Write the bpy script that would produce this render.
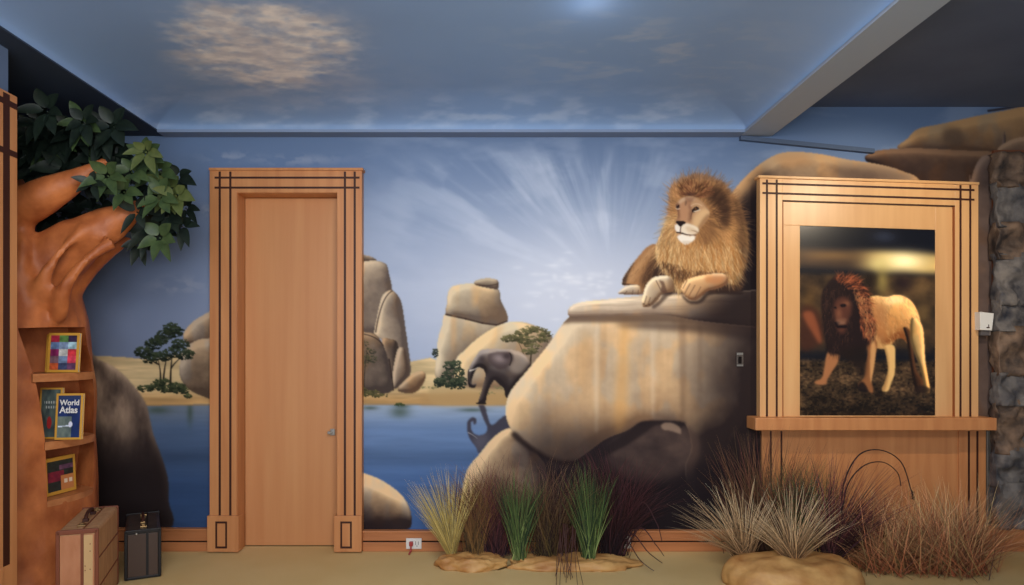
import bpy, bmesh, math, random
import numpy as np
from mathutils import Vector, Matrix, noise
SC = bpy.context.scene
for o in list(bpy.data.objects): bpy.data.objects.remove(o)
F = 683.0; D = 4.1; HC = 1.2; VX, VY = 490.0, 350.0        # focal length in pixels, camera distance and height, vanishing point
# ---------------------------------------------------------------- camera
cam_d = bpy.data.cameras.new('camera'); cam = bpy.data.objects.new('camera', cam_d); SC.collection.objects.link(cam)
cam_d.sensor_width = 36; cam_d.lens = F/1024*36; cam_d.clip_start = .05
cam.location = (0, -D, HC); cam.rotation_euler = (math.pi/2, 0, 0)
cam_d.shift_x = (512-VX)/1024; cam_d.shift_y = -(292.5-VY)/1024
SC.camera = cam
# ---------------------------------------------------------------- world, lamps, exposure
w = bpy.data.worlds.new('world'); SC.world = w; w.use_nodes = True
w.node_tree.nodes['Background'].inputs[0].default_value = (.62, .70, .85, 1)
w.node_tree.nodes['Background'].inputs[1].default_value = .26
SC.view_settings.view_transform = 'Standard'; SC.view_settings.look = 'None'
SC.view_settings.gamma = 1; SC.view_settings.use_curve_mapping = False; SC.view_settings.exposure = -0.05
def light(name, kind, loc, power, col, target=None, size=.1, spot=None, blend=.5, size_y=None):
    l = bpy.data.lights.new(name, kind); o = bpy.data.objects.new(name, l); SC.collection.objects.link(o)
    o.location = loc; l.energy = power; l.color = col
    if kind == 'AREA':
        l.size = size
        if size_y: l.shape = 'RECTANGLE'; l.size_y = size_y
    else: l.shadow_soft_size = size
    if kind == 'SPOT': l.spot_size = math.radians(spot); l.spot_blend = blend
    if target: o.rotation_euler = (Vector(target)-Vector(loc)).to_track_quat('-Z', 'Y').to_euler()
    return o
light('room_light', 'AREA', (.0, -3.6, 2.5), 80, (1, .95, .89), (.2, -.3, .8), 2.0, size_y=.8)
light('ceiling_fill', 'AREA', (-.2, -5.0, 1.3), 84, (.84, .92, 1), (-.2, -1.3, 2.6), 2.6, size_y=.6)  # unseen fill light added behind the camera to brighten the ceiling
light('cabinet_spot', 'SPOT', (2.52, -1.5, 2.41), 58, (1, .84, .62), (2.2, -.1, 1.55), .03, 78, .6)
light('lion_spot', 'SPOT', (1.0, -2.0, 2.5), 34, (1, .88, .72), (1.1, 0, 1.45), .08, 62, .9)
light('centre_spot', 'SPOT', (-.1, -2.0, 2.5), 30, (1, .95, .88), (-.1, 0, 1.3), .08, 75, 1)
light('ceiling_lamp', 'POINT', (.40, -1.38, 2.47), .4, (.85, .93, 1), size=.05)
light('tree_spot', 'SPOT', (-1.0, -2.4, 2.5), 10, (1, .80, .58), (-2.3, -.5, .95), .05, 54, .8)
MK = 1.3; PK = 2.0
# ---------------------------------------------------------------- painter for the mural and the poster
def catmull(pts, n=5):
    P = np.array(pts, float); N = len(P); out = []
    for i in range(N):
        a, b, c, d = P[i-1], P[i], P[(i+1) % N], P[(i+2) % N]
        for k in range(n):
            t = k/n
            out.append(.5*((2*b)+(c-a)*t+(2*a-5*b+4*c-d)*t*t+(3*b-a-3*c+d)*t**3))
    return np.array(out)
def Z(ox, oy, s, pts):
    return [(ox+x/s, oy+y/s) for x, y in pts]
def gblur(a, sig):
    if sig <= .05: return a
    r = max(1, int(3*sig+.5)); k = np.exp(-.5*(np.arange(-r, r+1)/sig)**2); k /= k.sum()
    p = np.pad(a, ((r, r), (0, 0)), mode='edge'); o = np.zeros_like(a)
    for i, w in enumerate(k): o += w*p[i:i+a.shape[0]]
    p = np.pad(o, ((0, 0), (r, r)), mode='edge'); q = np.zeros_like(a)
    for i, w in enumerate(k): q += w*p[:, i:i+a.shape[1]]
    return q
def vnoise(u, v, seed):
    rs = np.random.RandomState(seed); T = rs.rand(64, 64)
    iu = np.floor(u).astype(int); iv = np.floor(v).astype(int)
    fu = u-iu; fv = v-iv; fu = fu*fu*(3-2*fu); fv = fv*fv*(3-2*fv)
    a = T[iv % 64, iu % 64]; b = T[iv % 64, (iu+1) % 64]; c = T[(iv+1) % 64, iu % 64]; d = T[(iv+1) % 64, (iu+1) % 64]
    return (a*(1-fu)+b*fu)*(1-fv)+(c*(1-fu)+d*fu)*fv
def fbm(u, v, seed, octs=4):
    s = 0; w = .5; t = 0
    for o in range(octs):
        s = s+w*vnoise(u*2**o, v*2**o, seed+o); t += w; w *= .5
    return s/t
def sst(a, b, x):
    t = np.clip((x-a)/(b-a), 0, 1); return t*t*(3-2*t)
def C8(*c): return np.array(c, float)/255
class Canvas:
    def __init__(s, x0, y0, x1, y1, K):
        s.x0, s.y0, s.K = x0, y0, K
        s.W = int((x1-x0)*K)+1; s.H = int((y1-y0)*K)+1
        s.rgb = np.zeros((s.H, s.W, 3)); s.id = np.zeros((s.H, s.W), int)
        s.X, s.Y = np.meshgrid(x0+np.arange(s.W)/K, y0+np.arange(s.H)/K)
        s.rs = np.random.RandomState(5)
    def crop(s, P, pad):
        i0 = int(max(0, (P[:, 0].min()-pad-s.x0)*s.K)); i1 = int(min(s.W, (P[:, 0].max()+pad-s.x0)*s.K+2))
        j0 = int(max(0, (P[:, 1].min()-pad-s.y0)*s.K)); j1 = int(min(s.H, (P[:, 1].max()+pad-s.y0)*s.K+2))
        return slice(j0, j1), slice(i0, i1)
    def raw(s, P, sl):
        X, Y = s.X[sl], s.Y[sl]; m = np.zeros(X.shape, bool)
        for i in range(len(P)):
            xa, ya = P[i-1]; xb, yb = P[i]
            if ya == yb: continue
            m ^= ((ya > Y) != (yb > Y)) & (X < (xb-xa)*(Y-ya)/(yb-ya)+xa)
        return m.astype(float)
    def mask(s, pts, soft=.5, smooth=True, pad=None, rough=0, seed=3):
        P = catmull(pts) if smooth else np.array(pts, float)
        sl = s.crop(P, pad if pad is not None else soft*3+2)
        if sl[0].stop <= sl[0].start or sl[1].stop <= sl[1].start: return None, sl
        m = s.raw(P, sl)
        if rough:
            g = gblur(m, rough*s.K); n = fbm(s.X[sl]/rough*.8, s.Y[sl]/rough*.8, seed)
            m = sst(.44, .56, g+(n-.5)*.8)
        return gblur(m, soft*s.K), sl
    def put(s, m, sl, col, a=1., id=None):
        if m is None: return
        w = (m*a)[..., None]; s.rgb[sl] = s.rgb[sl]*(1-w)+np.asarray(col)*w
        if id is not None: s.id[sl][m > .5] = id
    def fill(s, pts, col, a=1., soft=.5, smooth=True, id=None, rough=0, seed=3):
        m, sl = s.mask(pts, soft, smooth, rough=rough, seed=seed); s.put(m, sl, col, a, id)
    def inner(s, pts, pts2, col, a=1., soft=2.):
        """paint pts2 softly but only inside pts"""
        m, sl = s.mask(pts2, soft)
        if m is None: return
        P = catmull(pts); m = m*gblur(s.raw(P, sl), .4*s.K); s.put(m, sl, col, a)
    def rock(s, pts, lit, dark, id, L=(-.5, -.85), r=9, amb=.45, k=1., tex=.16, seed=1, soft=.5, streak=0, edge=.25, smooth=True):
        m, sl = s.mask(pts, soft, smooth)
        if m is None: return
        big = gblur(m, r*s.K)*.6+gblur(m, r*.4*s.K)*.4
        gy, gx = np.gradient(big); g = (gx*L[0]+gy*L[1])*s.K*r*2.2*-1
        X, Y = s.X[sl], s.Y[sl]
        n = fbm(X/26, Y/22, seed, 5)-.5; n2 = fbm(X/5, Y/5, seed+9, 3)-.5
        t = amb+k*g+n*tex*5+n2*tex*1.1-edge*(1-sst(.45, .95, gblur(m, 1.6*s.K)))
        if streak: t = t+(fbm(X/7, Y/120, seed+20, 3)-.5)*streak
        t = np.clip(t, 0, 1.12)[..., None]
        c = np.asarray(dark)*(1-t)+np.asarray(lit)*t
        warm = sst(.1, .35, fbm(X/18, Y/30, seed+4, 3)-.3)[..., None]*.12
        c = c*(1+warm*np.array([.6, .1, -.6]))
        s.put(m, sl, c, 1, id)
    def blob(s, x, y, rx, ry, col, a=1., ang=0, clip=None):
        pad = 3*max(rx, ry); P = np.array([[x-pad, y-pad], [x+pad, y+pad]]); sl = s.crop(P, 0)
        X, Y = s.X[sl]-x, s.Y[sl]-y; ca, sa = math.cos(ang), math.sin(ang)
        m = np.exp(-.5*(((X*ca+Y*sa)/rx)**2+((-X*sa+Y*ca)/ry)**2)*2)
        if clip is not None: m = m*(s.id[sl] == clip)
        s.put(m, sl, col, a)
    def line(s, pts, w, col, a=1., taper=True, id=None):
        P = np.array(pts, float)
        if len(P) == 3:
            t = np.linspace(0, 1, 14)[:, None]; P = (1-t)**2*P[0]+2*t*(1-t)*P[1]+t*t*P[2]
        sl = s.crop(P, w*1.5+1); X, Y = s.X[sl], s.Y[sl]
        if X.size == 0: return
        D = np.full(X.shape, 1e9); n = len(P)-1
        for i in range(n):
            a0, b0 = P[i], P[i+1]; d = b0-a0; L2 = max(1e-9, d@d)
            t = np.clip(((X-a0[0])*d[0]+(Y-a0[1])*d[1])/L2, 0, 1)
            dist = np.hypot(X-a0[0]-t*d[0], Y-a0[1]-t*d[1])
            ww = w*.5*(1-.8*((i+t)/n) if taper else 1.)
            D = np.minimum(D, dist-ww)
        m = np.clip(.5-D*s.K*.8, 0, 1); s.put(m, sl, col, a, id)
    def hair(s, region, n, length, dirf, colf, w=.6, a=.5, bend=.3, seed=0, id=None):
        rs = np.random.RandomState(seed); P = catmull(region)
        x0, y0 = P.min(0); x1, y1 = P.max(0)
        def ins(x, y):
            r = False
            for i in range(len(P)):
                xa, ya = P[i-1]; xb, yb = P[i]
                if (ya > y) != (yb > y) and x < (xb-xa)*(y-ya)/(yb-ya)+xa: r = not r
            return r
        k = 0
        while k < n:
            x, y = rs.uniform(x0, x1), rs.uniform(y0, y1)
            if not ins(x, y): continue
            k += 1
            an = dirf(x, y)+rs.normal()*.12; L = length*rs.uniform(.6, 1.3); b = rs.normal()*bend
            q = (x+math.cos(an)*L*.5-math.sin(an)*L*b*.5, y+math.sin(an)*L*.5+math.cos(an)*L*b*.5)
            e = (x+math.cos(an+b)*L, y+math.sin(an+b)*L)
            s.line([(x, y), q, e], w, colf(x, y, rs), a, id=id)
    def foliage(s, blobs, n, cols, sz, seed, id, a=.8):
        rs = np.random.RandomState(seed)
        for k in range(n):
            bx, by, rx, ry = blobs[rs.randint(len(blobs))]
            r = math.sqrt(rs.rand()); t = rs.rand()*6.283
            x, y = bx+rx*r*math.cos(t), by+ry*r*math.sin(t)
            up = np.clip(.5-(y-by)/ry*.5+rs.normal()*.2, 0, 1)
            c = cols[0]*(1-up)+cols[1]*up
            q = sz*rs.uniform(.5, 1.2)
            s.fill([(x-q, y), (x, y-q*.6), (x+q, y), (x, y+q*.6)], c, a, .3, True, id)
# ids of the painted figures
(M_SKY, M_LAKE, M_SAND, M_LION, M_ELEPHANT, M_BIG, M_SLAB, M_REFL, M_LEFTSTACK, M_TOWER, M_DOME, M_ROUND, M_SHORE,
 M_DARKLEFT, M_ACACIA, M_TREE2, M_BUSH, M_CAVE, M_RIDGE, M_UPPER, M_SIDEROCK, M_FARROCK) = range(22)
def paint_mural():
    c = Canvas(6, 96, 1120, 552, MK); X, Y = c.X, c.Y
    # ---- sky
    t = sst(120, 330, Y)[..., None]
    top = C8(100, 120, 152); mid = C8(142, 156, 184)
    sky = top*(1-t)+mid*t
    glow = np.exp(-(((X-560)/190)**2+((Y-300)/95)**2))[..., None]
    sky = sky*(1-glow*.8)+C8(208, 210, 220)*glow*.8
    lf = sst(300, 110, X)[..., None]*sst(150, 300, Y)[..., None]
    sky = sky*(1-lf*.6)+C8(94, 104, 128)*lf*.6
    dx, dy = X-612, Y-292; r = np.hypot(dx, dy*1.0)+1; th = np.arctan2(-dy, dx)
    st = fbm(th*7+3+.5*fbm(X/50, Y/50, 33, 3), r/110+fbm(X/40, Y/40, 35, 3), 31, 5)
    fine = fbm(th*30, r/60, 61, 4)
    env = sst(20, 80, r)*sst(330, 150, r)*sst(.95, 1.5, th)*sst(3.3, 2.75, th)*sst(136, 175, Y)
    w = np.clip(sst(.36, .74, st)*.62+(fine-.45)*.45, 0, 1)*env
    cl = sst(.50, .75, fbm(X/60, Y/22, 77, 5))*.35*sst(330, 400, X)
    w = np.clip(w*.75+cl*.5, 0, 1)[..., None]
    sky = sky*(1-w)+C8(196, 202, 216)*w
    for (cx, cy, rx, ry, s_) in [(230, 157, 26, 5, 1), (178, 285, 26, 8, 5), (205, 210, 20, 6, 3), (300, 160, 40, 5, 8)]:
        m = np.exp(-(((X-cx)/rx)**2+((Y-cy)/ry)**2))*sst(.35, .65, fbm(X/9, Y/5, s_*7, 4))
        sky = sky*(1-m[..., None]*.5)+C8(160, 165, 180)*m[..., None]*.5
    c.rgb[:] = sky
    # small bright puffs near the sun
    for k in range(60):
        x = c.rs.normal(578, 26); y = c.rs.normal(284, 14)
        c.blob(x, y, c.rs.uniform(2, 7), c.rs.uniform(1, 3), C8(220, 222, 230), .3)
    # ---- far sand hills
    SAND = C8(186, 160, 120)
    hills = [(84, 356), (120, 357), (150, 360), (190, 352), (212, 345), (362, 362), (400, 364), (430, 358), (470, 372), (520, 380), (620, 400), (620, 412), (84, 412)]
    c.fill(hills, SAND, 1, .6, False, M_SAND)
    m, sl = c.mask(hills, .6, False)
    n = fbm(c.X[sl]/40, c.Y[sl]/4, 12, 4)[..., None]
    low = sst(385, 402, c.Y[sl])[..., None]
    c.put(m, sl, (C8(200, 176, 134)*(1-low)+C8(178, 142, 96)*low)*(.8+.4*n), 1)
    # ---- lake
    lake = [(84, 406), (130, 406), (212, 404), (362, 404), (520, 404), (560, 410), (560, 540), (84, 540)]
    m, sl = c.mask(lake, .5, False); YY = c.Y[sl]; XX = c.X[sl]
    t = sst(404, 432, YY)[..., None]; t2 = sst(425, 500, YY)[..., None]
    col = C8(146, 160, 180)*(1-t)+C8(106, 130, 168)*t; col = col*(1-t2)+C8(74, 102, 148)*t2
    lf = sst(330, 180, XX)[..., None]; col = col*(1-.25*lf)
    col = col*(.94+.12*fbm(XX/45, YY/4, 90, 4)[..., None])
    dk = np.exp(-((YY-457)/9)**2)[..., None]; col = col*(1-.12*dk)
    c.put(m, sl, col, 1, M_LAKE)
    for (x, y, rx, ry) in [(400, 412, 10, 6), (402, 406, 7, 2), (190, 412, 3, 12), (158, 410, 12, 4), (370, 408, 8, 2), (472, 410, 14, 2)]:
        c.blob(x, y, rx, ry, C8(64, 78, 66), .65, clip=M_LAKE)
    c.line([(84, 405.5), (360, 404), (560, 405)], 1.4, C8(150, 122, 84), .7, False)
    # ---- far left rocks beside the door
    q = lambda p: Z(90, 300, 2.49, p)
    c.rock(q([(232, 90), (250, 60), (285, 36), (330, 20), (330, 110), (250, 112)]), C8(176, 158, 138), C8(86, 74, 68), M_FARROCK, r=7, seed=2)
    c.rock(q([(224, 190), (232, 130), (262, 102), (300, 95), (340, 95), (340, 240), (262, 232)]), C8(168, 152, 134), C8(78, 68, 62), M_FARROCK, r=9, seed=4)
    # dark boulder, far left
    dl = q([(-40, 120), (20, 148), (62, 168), (104, 208), (138, 255), (150, 300), (158, 335), (180, 395), (194, 445), (196, 500), (190, 575), (-40, 600)])
    m, sl = c.mask(dl, .7); Xl, Yl = c.X[sl], c.Y[sl]
    n = fbm(Xl/14, Yl/30, 6, 5)
    e = sst(.5, 1, gblur(m, 5*c.K))
    tt = np.clip(((n-.3)*1.2+.38)*(1-sst(400, 480, Yl))+.35*(1-e), 0, 1)*(1-sst(420, 520, Yl)*.8)
    tt = tt*(.55+.6*sst(160, 100, Xl-(Yl-400)*.25))
    c.put(m, sl, C8(44, 36, 36)*(1-tt[..., None])+C8(190, 164, 140)*tt[..., None], 1, M_DARKLEFT)
    # acacia on the far shore (left)
    blobs = q([(135, 130), (160, 110), (190, 85), (210, 80), (235, 135), (205, 130), (225, 110), (180, 140), (150, 145), (170, 100), (205, 70)])
    bb = [(x, y, 9.5, 5.4) for x, y in blobs]
    for p, w in (([(172, 222), (180, 190), (170, 150)], 5), ([(182, 225), (182, 180), (192, 140)], 5), ([(200, 225), (200, 180), (205, 130)], 5), ([(170, 160), (150, 150), (140, 140)], 3), ([(202, 170), (215, 150), (232, 140)], 3)):
        c.line(q(p), w/2.49*1.3, C8(42, 38, 34), 1, True, M_ACACIA)
    c.foliage(bb, 820, (C8(26, 32, 28), C8(60, 70, 50)), 1.8, 7, M_ACACIA, .75)
    bush = [(x, y, 9, 3.6) for x, y in q([(140, 220), (165, 215), (190, 222), (215, 215), (225, 225), (180, 205)])]
    c.foliage(bush, 420, (C8(34, 40, 32), C8(74, 82, 56)), 1.6, 8, M_BUSH)
    c.foliage([(188, 396, 4, 2)], 40, (C8(44, 48, 36), C8(90, 96, 66)), 1.3, 9, M_BUSH)
    # ---- left rock stack right of the door
    q = lambda p: Z(355, 250, 3.66, p); lit, dk = C8(194, 174, 148), C8(92, 80, 74)
    c.rock(q([(0, 22), (45, 20), (78, 36), (60, 44), (0, 46)]), C8(160, 140, 118), C8(70, 58, 52), M_LEFTSTACK, r=2)
    c.rock(q([(-30, 48), (30, 42), (70, 38), (112, 50), (124, 85), (136, 145), (140, 240), (120, 320), (60, 312), (-30, 305)]), lit, dk, M_LEFTSTACK, r=10, seed=11, L=(-.6, -.5))
    c.rock(q([(108, 158), (135, 148), (158, 168), (172, 200), (184, 280), (194, 350), (204, 430), (196, 470), (160, 450), (110, 340), (72, 312), (80, 250), (92, 190)]), lit, dk, M_LEFTSTACK, r=8, seed=12, L=(-.8, -.5))
    c.rock(q([(98, 332), (130, 326), (156, 342), (158, 400), (140, 470), (118, 440)]), C8(160, 138, 116), C8(60, 50, 46), M_LEFTSTACK, r=4, seed=13, L=(-.8, -.5))
    c.rock(q([(-30, 304), (40, 302), (76, 310), (104, 350), (126, 420), (136, 515), (60, 525), (-30, 520)]), C8(170, 150, 128), C8(72, 62, 58), M_LEFTSTACK, r=9, seed=14, L=(-.6, -.6))
    c.rock(q([(160, 358), (182, 362), (192, 400), (198, 450), (172, 490), (142, 508), (136, 470), (146, 400)]), C8(180, 158, 134), C8(78, 66, 60), M_LEFTSTACK, r=5, seed=15, L=(-.8, -.5))
    c.rock(q([(156, 512), (180, 480), (215, 450), (246, 442), (259, 460), (248, 492), (222, 520), (185, 524)]), C8(178, 154, 126), C8(90, 72, 60), M_LEFTSTACK, r=5, seed=16, L=(-.2, -.9))
    c.line(q([(125, 400), (135, 460), (140, 512)]), 1.6, C8(48, 38, 36), .8, False)
    c.line(q([(0, 305), (75, 306), (104, 350)]), 1.1, C8(58, 46, 42), .8, False)
    c.line(q([(136, 150), (96, 170), (76, 300)]), 1.2, C8(58, 46, 42), .8, False)
    c.foliage([(x, y, 6, 4) for x, y in q([(30, 345), (55, 370), (40, 400), (20, 420), (60, 400)])], 150, (C8(40, 42, 34), C8(84, 84, 58)), 1.2, 17, M_BUSH, .6)
    c.line(q([(32, 500), (34, 440), (45, 360)]), 1.3, C8(50, 42, 34), .9); c.line(q([(25, 500), (26, 430), (18, 380)]), 1.1, C8(50, 42, 34), .9)
    c.foliage([(x, y, 8, 2.2) for x, y in q([(20, 510), (60, 520), (40, 528), (90, 532)])], 170, (C8(56, 56, 38), C8(104, 98, 62)), 1.3, 18, M_BUSH)
    c.foliage([(400, 404.5, 5, 1.3)], 40, (C8(44, 54, 36), C8(84, 92, 58)), 1.2, 19, M_BUSH)
    # ---- tower and dome behind the elephant
    q = lambda p: Z(425, 270, 4.18, p); lit, dk = C8(202, 184, 156), C8(104, 90, 80)
    T2 = [(88, 182), (180, 205), (330, 222), (330, 300), (230, 330), (150, 420), (120, 470), (46, 450), (46, 380), (54, 290), (72, 230)]
    c.rock(q(T2), lit, dk, M_TOWER, r=12, seed=21, L=(-.7, -.4), tex=.11)
    T1 = [(92, 140), (98, 90), (122, 66), (200, 56), (300, 74), (318, 130), (344, 186), (342, 212), (300, 228), (240, 222), (170, 204), (90, 186)]
    c.rock(q(T1), lit, dk, M_TOWER, r=11, seed=22, L=(-.5, -.7), tex=.11)
    c.rock(q([(205, 50), (230, 38), (270, 34), (304, 44), (307, 74), (290, 80), (215, 64)]), C8(176, 158, 134), C8(84, 70, 62), M_TOWER, r=3, seed=23)
    c.line(q([(215, 62), (260, 70), (304, 58)]), 1.1, C8(70, 56, 50), .8, False)
    for a_, b_ in (((88, 186), (170, 204)), ((170, 204), (240, 222)), ((240, 222), (300, 230)), ((300, 230), (342, 214))):
        c.line(q([a_, b_]), 1.8, C8(64, 50, 44), .85, False)
    c.inner(q(T2), q([(110, 200), (130, 200), (128, 300), (112, 340)]), C8(206, 156, 104), .45, 1.5)
    c.inner(q(T1), q([(195, 70), (225, 70), (215, 150), (200, 150)]), C8(214, 164, 108), .45, 1.8)
    DM = [(124, 400), (134, 365), (165, 335), (220, 285), (290, 240), (360, 216), (430, 222), (500, 255), (540, 300), (540, 420), (420, 520), (200, 500), (130, 470)]
    c.rock(q(DM), C8(206, 188, 158), C8(120, 102, 88), M_DOME, r=16, seed=24, L=(-.6, -.6), tex=.10)
    c.inner(q(DM), q([(300, 240), (330, 236), (300, 300), (270, 330)]), C8(214, 166, 112), .4, 2)
    c.fill(q([(40, 475), (200, 490), (330, 495), (440, 480), (440, 540), (330, 560), (40, 560)]), C8(182, 156, 114), .9, 1.5, True, M_SAND)
    c.fill(q([(-20, 515), (440, 510), (440, 566), (-20, 566)]), C8(170, 136, 92), .7, 2, False, M_SAND)
    crown = [(x, y, 8, 3.2) for x, y in q([(350, 288), (380, 280), (410, 262), (440, 248), (475, 250), (500, 268), (490, 290), (450, 290), (420, 300), (400, 285), (455, 320), (440, 340)])]
    c.line(q([(440, 420), (440, 350), (455, 290)]), 2, C8(56, 46, 36), 1, True, M_TREE2); c.line(q([(430, 400), (410, 340), (390, 300)]), 1.2, C8(56, 46, 36), .9)
    c.foliage(crown, 520, (C8(58, 56, 40), C8(118, 112, 76)), 1.7, 25, M_TREE2, .7)
    bush = [(x, y, 6, 4.6) for x, y in q([(100, 400), (125, 395), (140, 430), (95, 440), (120, 465), (70, 465), (150, 465), (60, 470), (110, 480), (145, 480)])]
    c.foliage(bush, 560, (C8(30, 38, 32), C8(74, 82, 62)), 1.5, 26, M_BUSH, .85)
    c.foliage([(x, y, 2.6, 5) for x, y in q([(42, 345)])], 50, (C8(40, 46, 44), C8(70, 76, 66)), 1.2, 27, M_BUSH)
    c.foliage([(x, y, 8, 1.6) for x, y in q([(260, 515), (20, 490), (320, 490)])], 60, (C8(110, 108, 76), C8(140, 134, 94)), 1.2, 28, None, .6)
    # ---- elephant and its reflection
    q = lambda p: Z(455, 330, 4.5, p)
    EL = [(115, 92), (150, 85), (185, 85), (225, 88), (262, 90), (300, 103), (328, 130), (340, 160), (320, 200), (285, 240), (245, 300), (228, 300), (220, 262), (200, 246), (180, 226), (166, 238), (152, 268), (142, 300), (134, 331), (105, 332), (108, 312), (118, 280), (128, 240), (138, 200), (128, 178), (108, 168), (92, 182), (82, 205), (74, 230), (80, 246), (90, 238), (96, 246), (86, 260), (68, 257), (58, 236), (57, 205), (62, 178), (75, 148), (94, 118)]
    c.rock(q(EL), C8(156, 144, 138), C8(40, 34, 36), M_ELEPHANT, r=5, amb=.4, k=1.2, seed=33, L=(-.1, -.95), tex=.07, edge=.15)
    c.inner(q(EL), q([(230, 95), (300, 108), (330, 150), (290, 200), (240, 170), (262, 130)]), C8(178, 164, 150), .5, 2)
    c.inner(q(EL), q([(130, 180), (200, 190), (240, 220), (235, 290), (180, 240), (140, 330), (105, 335), (130, 230)]), C8(44, 36, 38), .6, 1.5)
    EAR = [(150, 112), (195, 98), (245, 100), (264, 122), (250, 152), (225, 172), (195, 178), (172, 160), (152, 140)]
    c.fill(q(EAR), C8(74, 62, 62), .85, .9); c.blob(*q([(200, 128)])[0], 8, 5, C8(158, 142, 140), .75, .2); c.blob(*q([(232, 118)])[0], 4, 3, C8(50, 40, 42), .6)
    c.line(q([(246, 104), (262, 124), (246, 158), ]), 1.2, C8(40, 32, 32), .8, False)
    c.blob(*q([(120, 130)])[0], 4, 4, C8(60, 50, 52), .7); c.line(q([(64, 183), (82, 182), (104, 168)]), 1.5, C8(214, 206, 194), 1, True)
    c.line(q([(62, 180), (56, 215), (66, 255)]), 1.2, C8(34, 28, 30), .7, False)
    c.line(q([(98, 330), (138, 331)]), 1.4, C8(40, 32, 28), .9, False)
    RF = [(108, 338), (134, 342), (146, 385), (164, 428), (200, 402), (232, 386), (262, 440), (215, 462), (170, 490), (128, 535), (110, 556), (92, 524), (66, 488), (54, 445), (58, 408), (78, 393), (96, 402), (94, 422), (84, 424), (82, 410), (72, 418), (72, 445), (88, 468), (110, 474), (134, 466), (146, 440), (128, 400), (114, 360)]
    c.fill(q(RF), C8(62, 56, 64), .88, .7, True, M_REFL)
    c.inner(q(RF), q([(80, 480), (150, 470), (140, 520), (105, 550)]), C8(110, 106, 116), .5, 3)
    c.line(q([(60, 462), (80, 470), (100, 488)]), 1, C8(170, 166, 164), .8)
    # ---- ridge behind the cabinet and upper rocks
    q = lambda p: Z(730, 90, 2.786, p)
    R3 = [(470, 165), (495, 135), (525, 108), (590, 94), (680, 74), (760, 58), (860, 40), (1100, 24), (1100, 200), (600, 180)]
    c.rock(q(R3), C8(158, 132, 104), C8(86, 70, 62), M_UPPER, r=12, amb=.5, seed=61, L=(-.4, -.9), tex=.13)
    c.inner(q(R3), q([(595, 110), (640, 108), (650, 150), (600, 150)]), C8(84, 72, 66), .6, 2.5)
    c.line(q([(720, 58), (780, 50), (860, 34)]), 2.4, C8(50, 44, 48), .8, False)
    R2 = [(378, 196), (390, 176), (430, 166), (520, 162), (640, 168), (760, 172), (860, 172), (1100, 172), (1100, 330), (520, 300), (440, 240)]
    c.rock(q(R2), C8(120, 94, 76), C8(40, 32, 34), M_RIDGE, r=8, amb=.35, seed=62, L=(0, -.95), tex=.10)
    R1 = [(-60, 420), (-20, 330), (20, 268), (60, 226), (115, 186), (170, 172), (250, 178), (330, 194), (420, 208), (480, 226), (530, 252), (560, 330), (500, 420), (100, 900), (-30, 900)]
    c.rock(q(R1), C8(172, 144, 114), C8(66, 54, 50), M_RIDGE, r=13, amb=.52, seed=63, L=(-.45, -.85), tex=.13)
    c.inner(q(R1), q([(120, 186), (200, 178), (230, 200), (170, 215)]), C8(184, 136, 92), .5, 3)
    c.inner(q(R1), q([(290, 210), (420, 215), (520, 250), (380, 260), (300, 240)]), C8(74, 60, 56), .6, 4)
    c.rock(q([(665, 330), (672, 250), (690, 200), (712, 182), (750, 184), (770, 200), (770, 1300), (660, 1300)]), C8(128, 108, 98), C8(60, 50, 50), M_SIDEROCK, r=6, amb=.5, seed=64, L=(-.8, -.3), tex=.12)
    c.rock(q([(745, 168), (775, 143), (819, 130), (900, 128), (1000, 150), (1100, 170), (1100, 230), (790, 200)]), C8(142, 122, 108), C8(70, 58, 56), M_UPPER, r=5, amb=.5, seed=65)
    # dark painted hollow behind the lion
    for pts, a in (([(14, 330), (40, 290), (120, 260), (130, 900), (-60, 900), (0, 560), (22, 470), (28, 400)], .97), ):
        m, sl = c.mask(q(pts), 6); c.put(m, sl, C8(28, 23, 28), a)
    # ---- dark cave zone under the big boulder
    q = lambda p: Z(480, 280, 2.25, p)
    DZ = q([(60, 360), (110, 372), (170, 395), (330, 300), (480, 300), (800, 250), (800, 700), (20, 700), (50, 520)])
    m, sl = c.mask(DZ, 2, False); n = fbm(c.X[sl]/30, c.Y[sl]/14, 55, 4)[..., None]
    c.put(m, sl, C8(34, 28, 32)*(1-n*.7)+C8(66, 52, 50)*n*.7, 1, M_CAVE)
    # round stone in front of the cave (left)
    c.rock(q([(-45, 500), (-30, 430), (0, 390), (30, 354), (62, 334), (88, 338), (112, 362), (132, 395), (150, 430), (150, 540), (-40, 540)]), C8(196, 176, 150), C8(64, 52, 50), M_ROUND, r=13, seed=41, L=(-.75, -.5), tex=.1)
    # big boulder
    BB = [(196, 88), (230, 76), (420, 70), (560, 90), (650, 105), (770, 160), (800, 330), (720, 420), (600, 450), (500, 480), (470, 460), (462, 420), (476, 378), (466, 330), (448, 319), (400, 317), (362, 320), (332, 338), (282, 358), (240, 388), (205, 408), (160, 402), (108, 372), (74, 342), (58, 302), (66, 255), (104, 206), (150, 150)]
    c.rock(q(BB), C8(212, 190, 160), C8(128, 106, 88), M_BIG, r=17, amb=.64, k=1.0, seed=42, L=(-.55, -.6), tex=.09, streak=.22, edge=.12)
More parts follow.
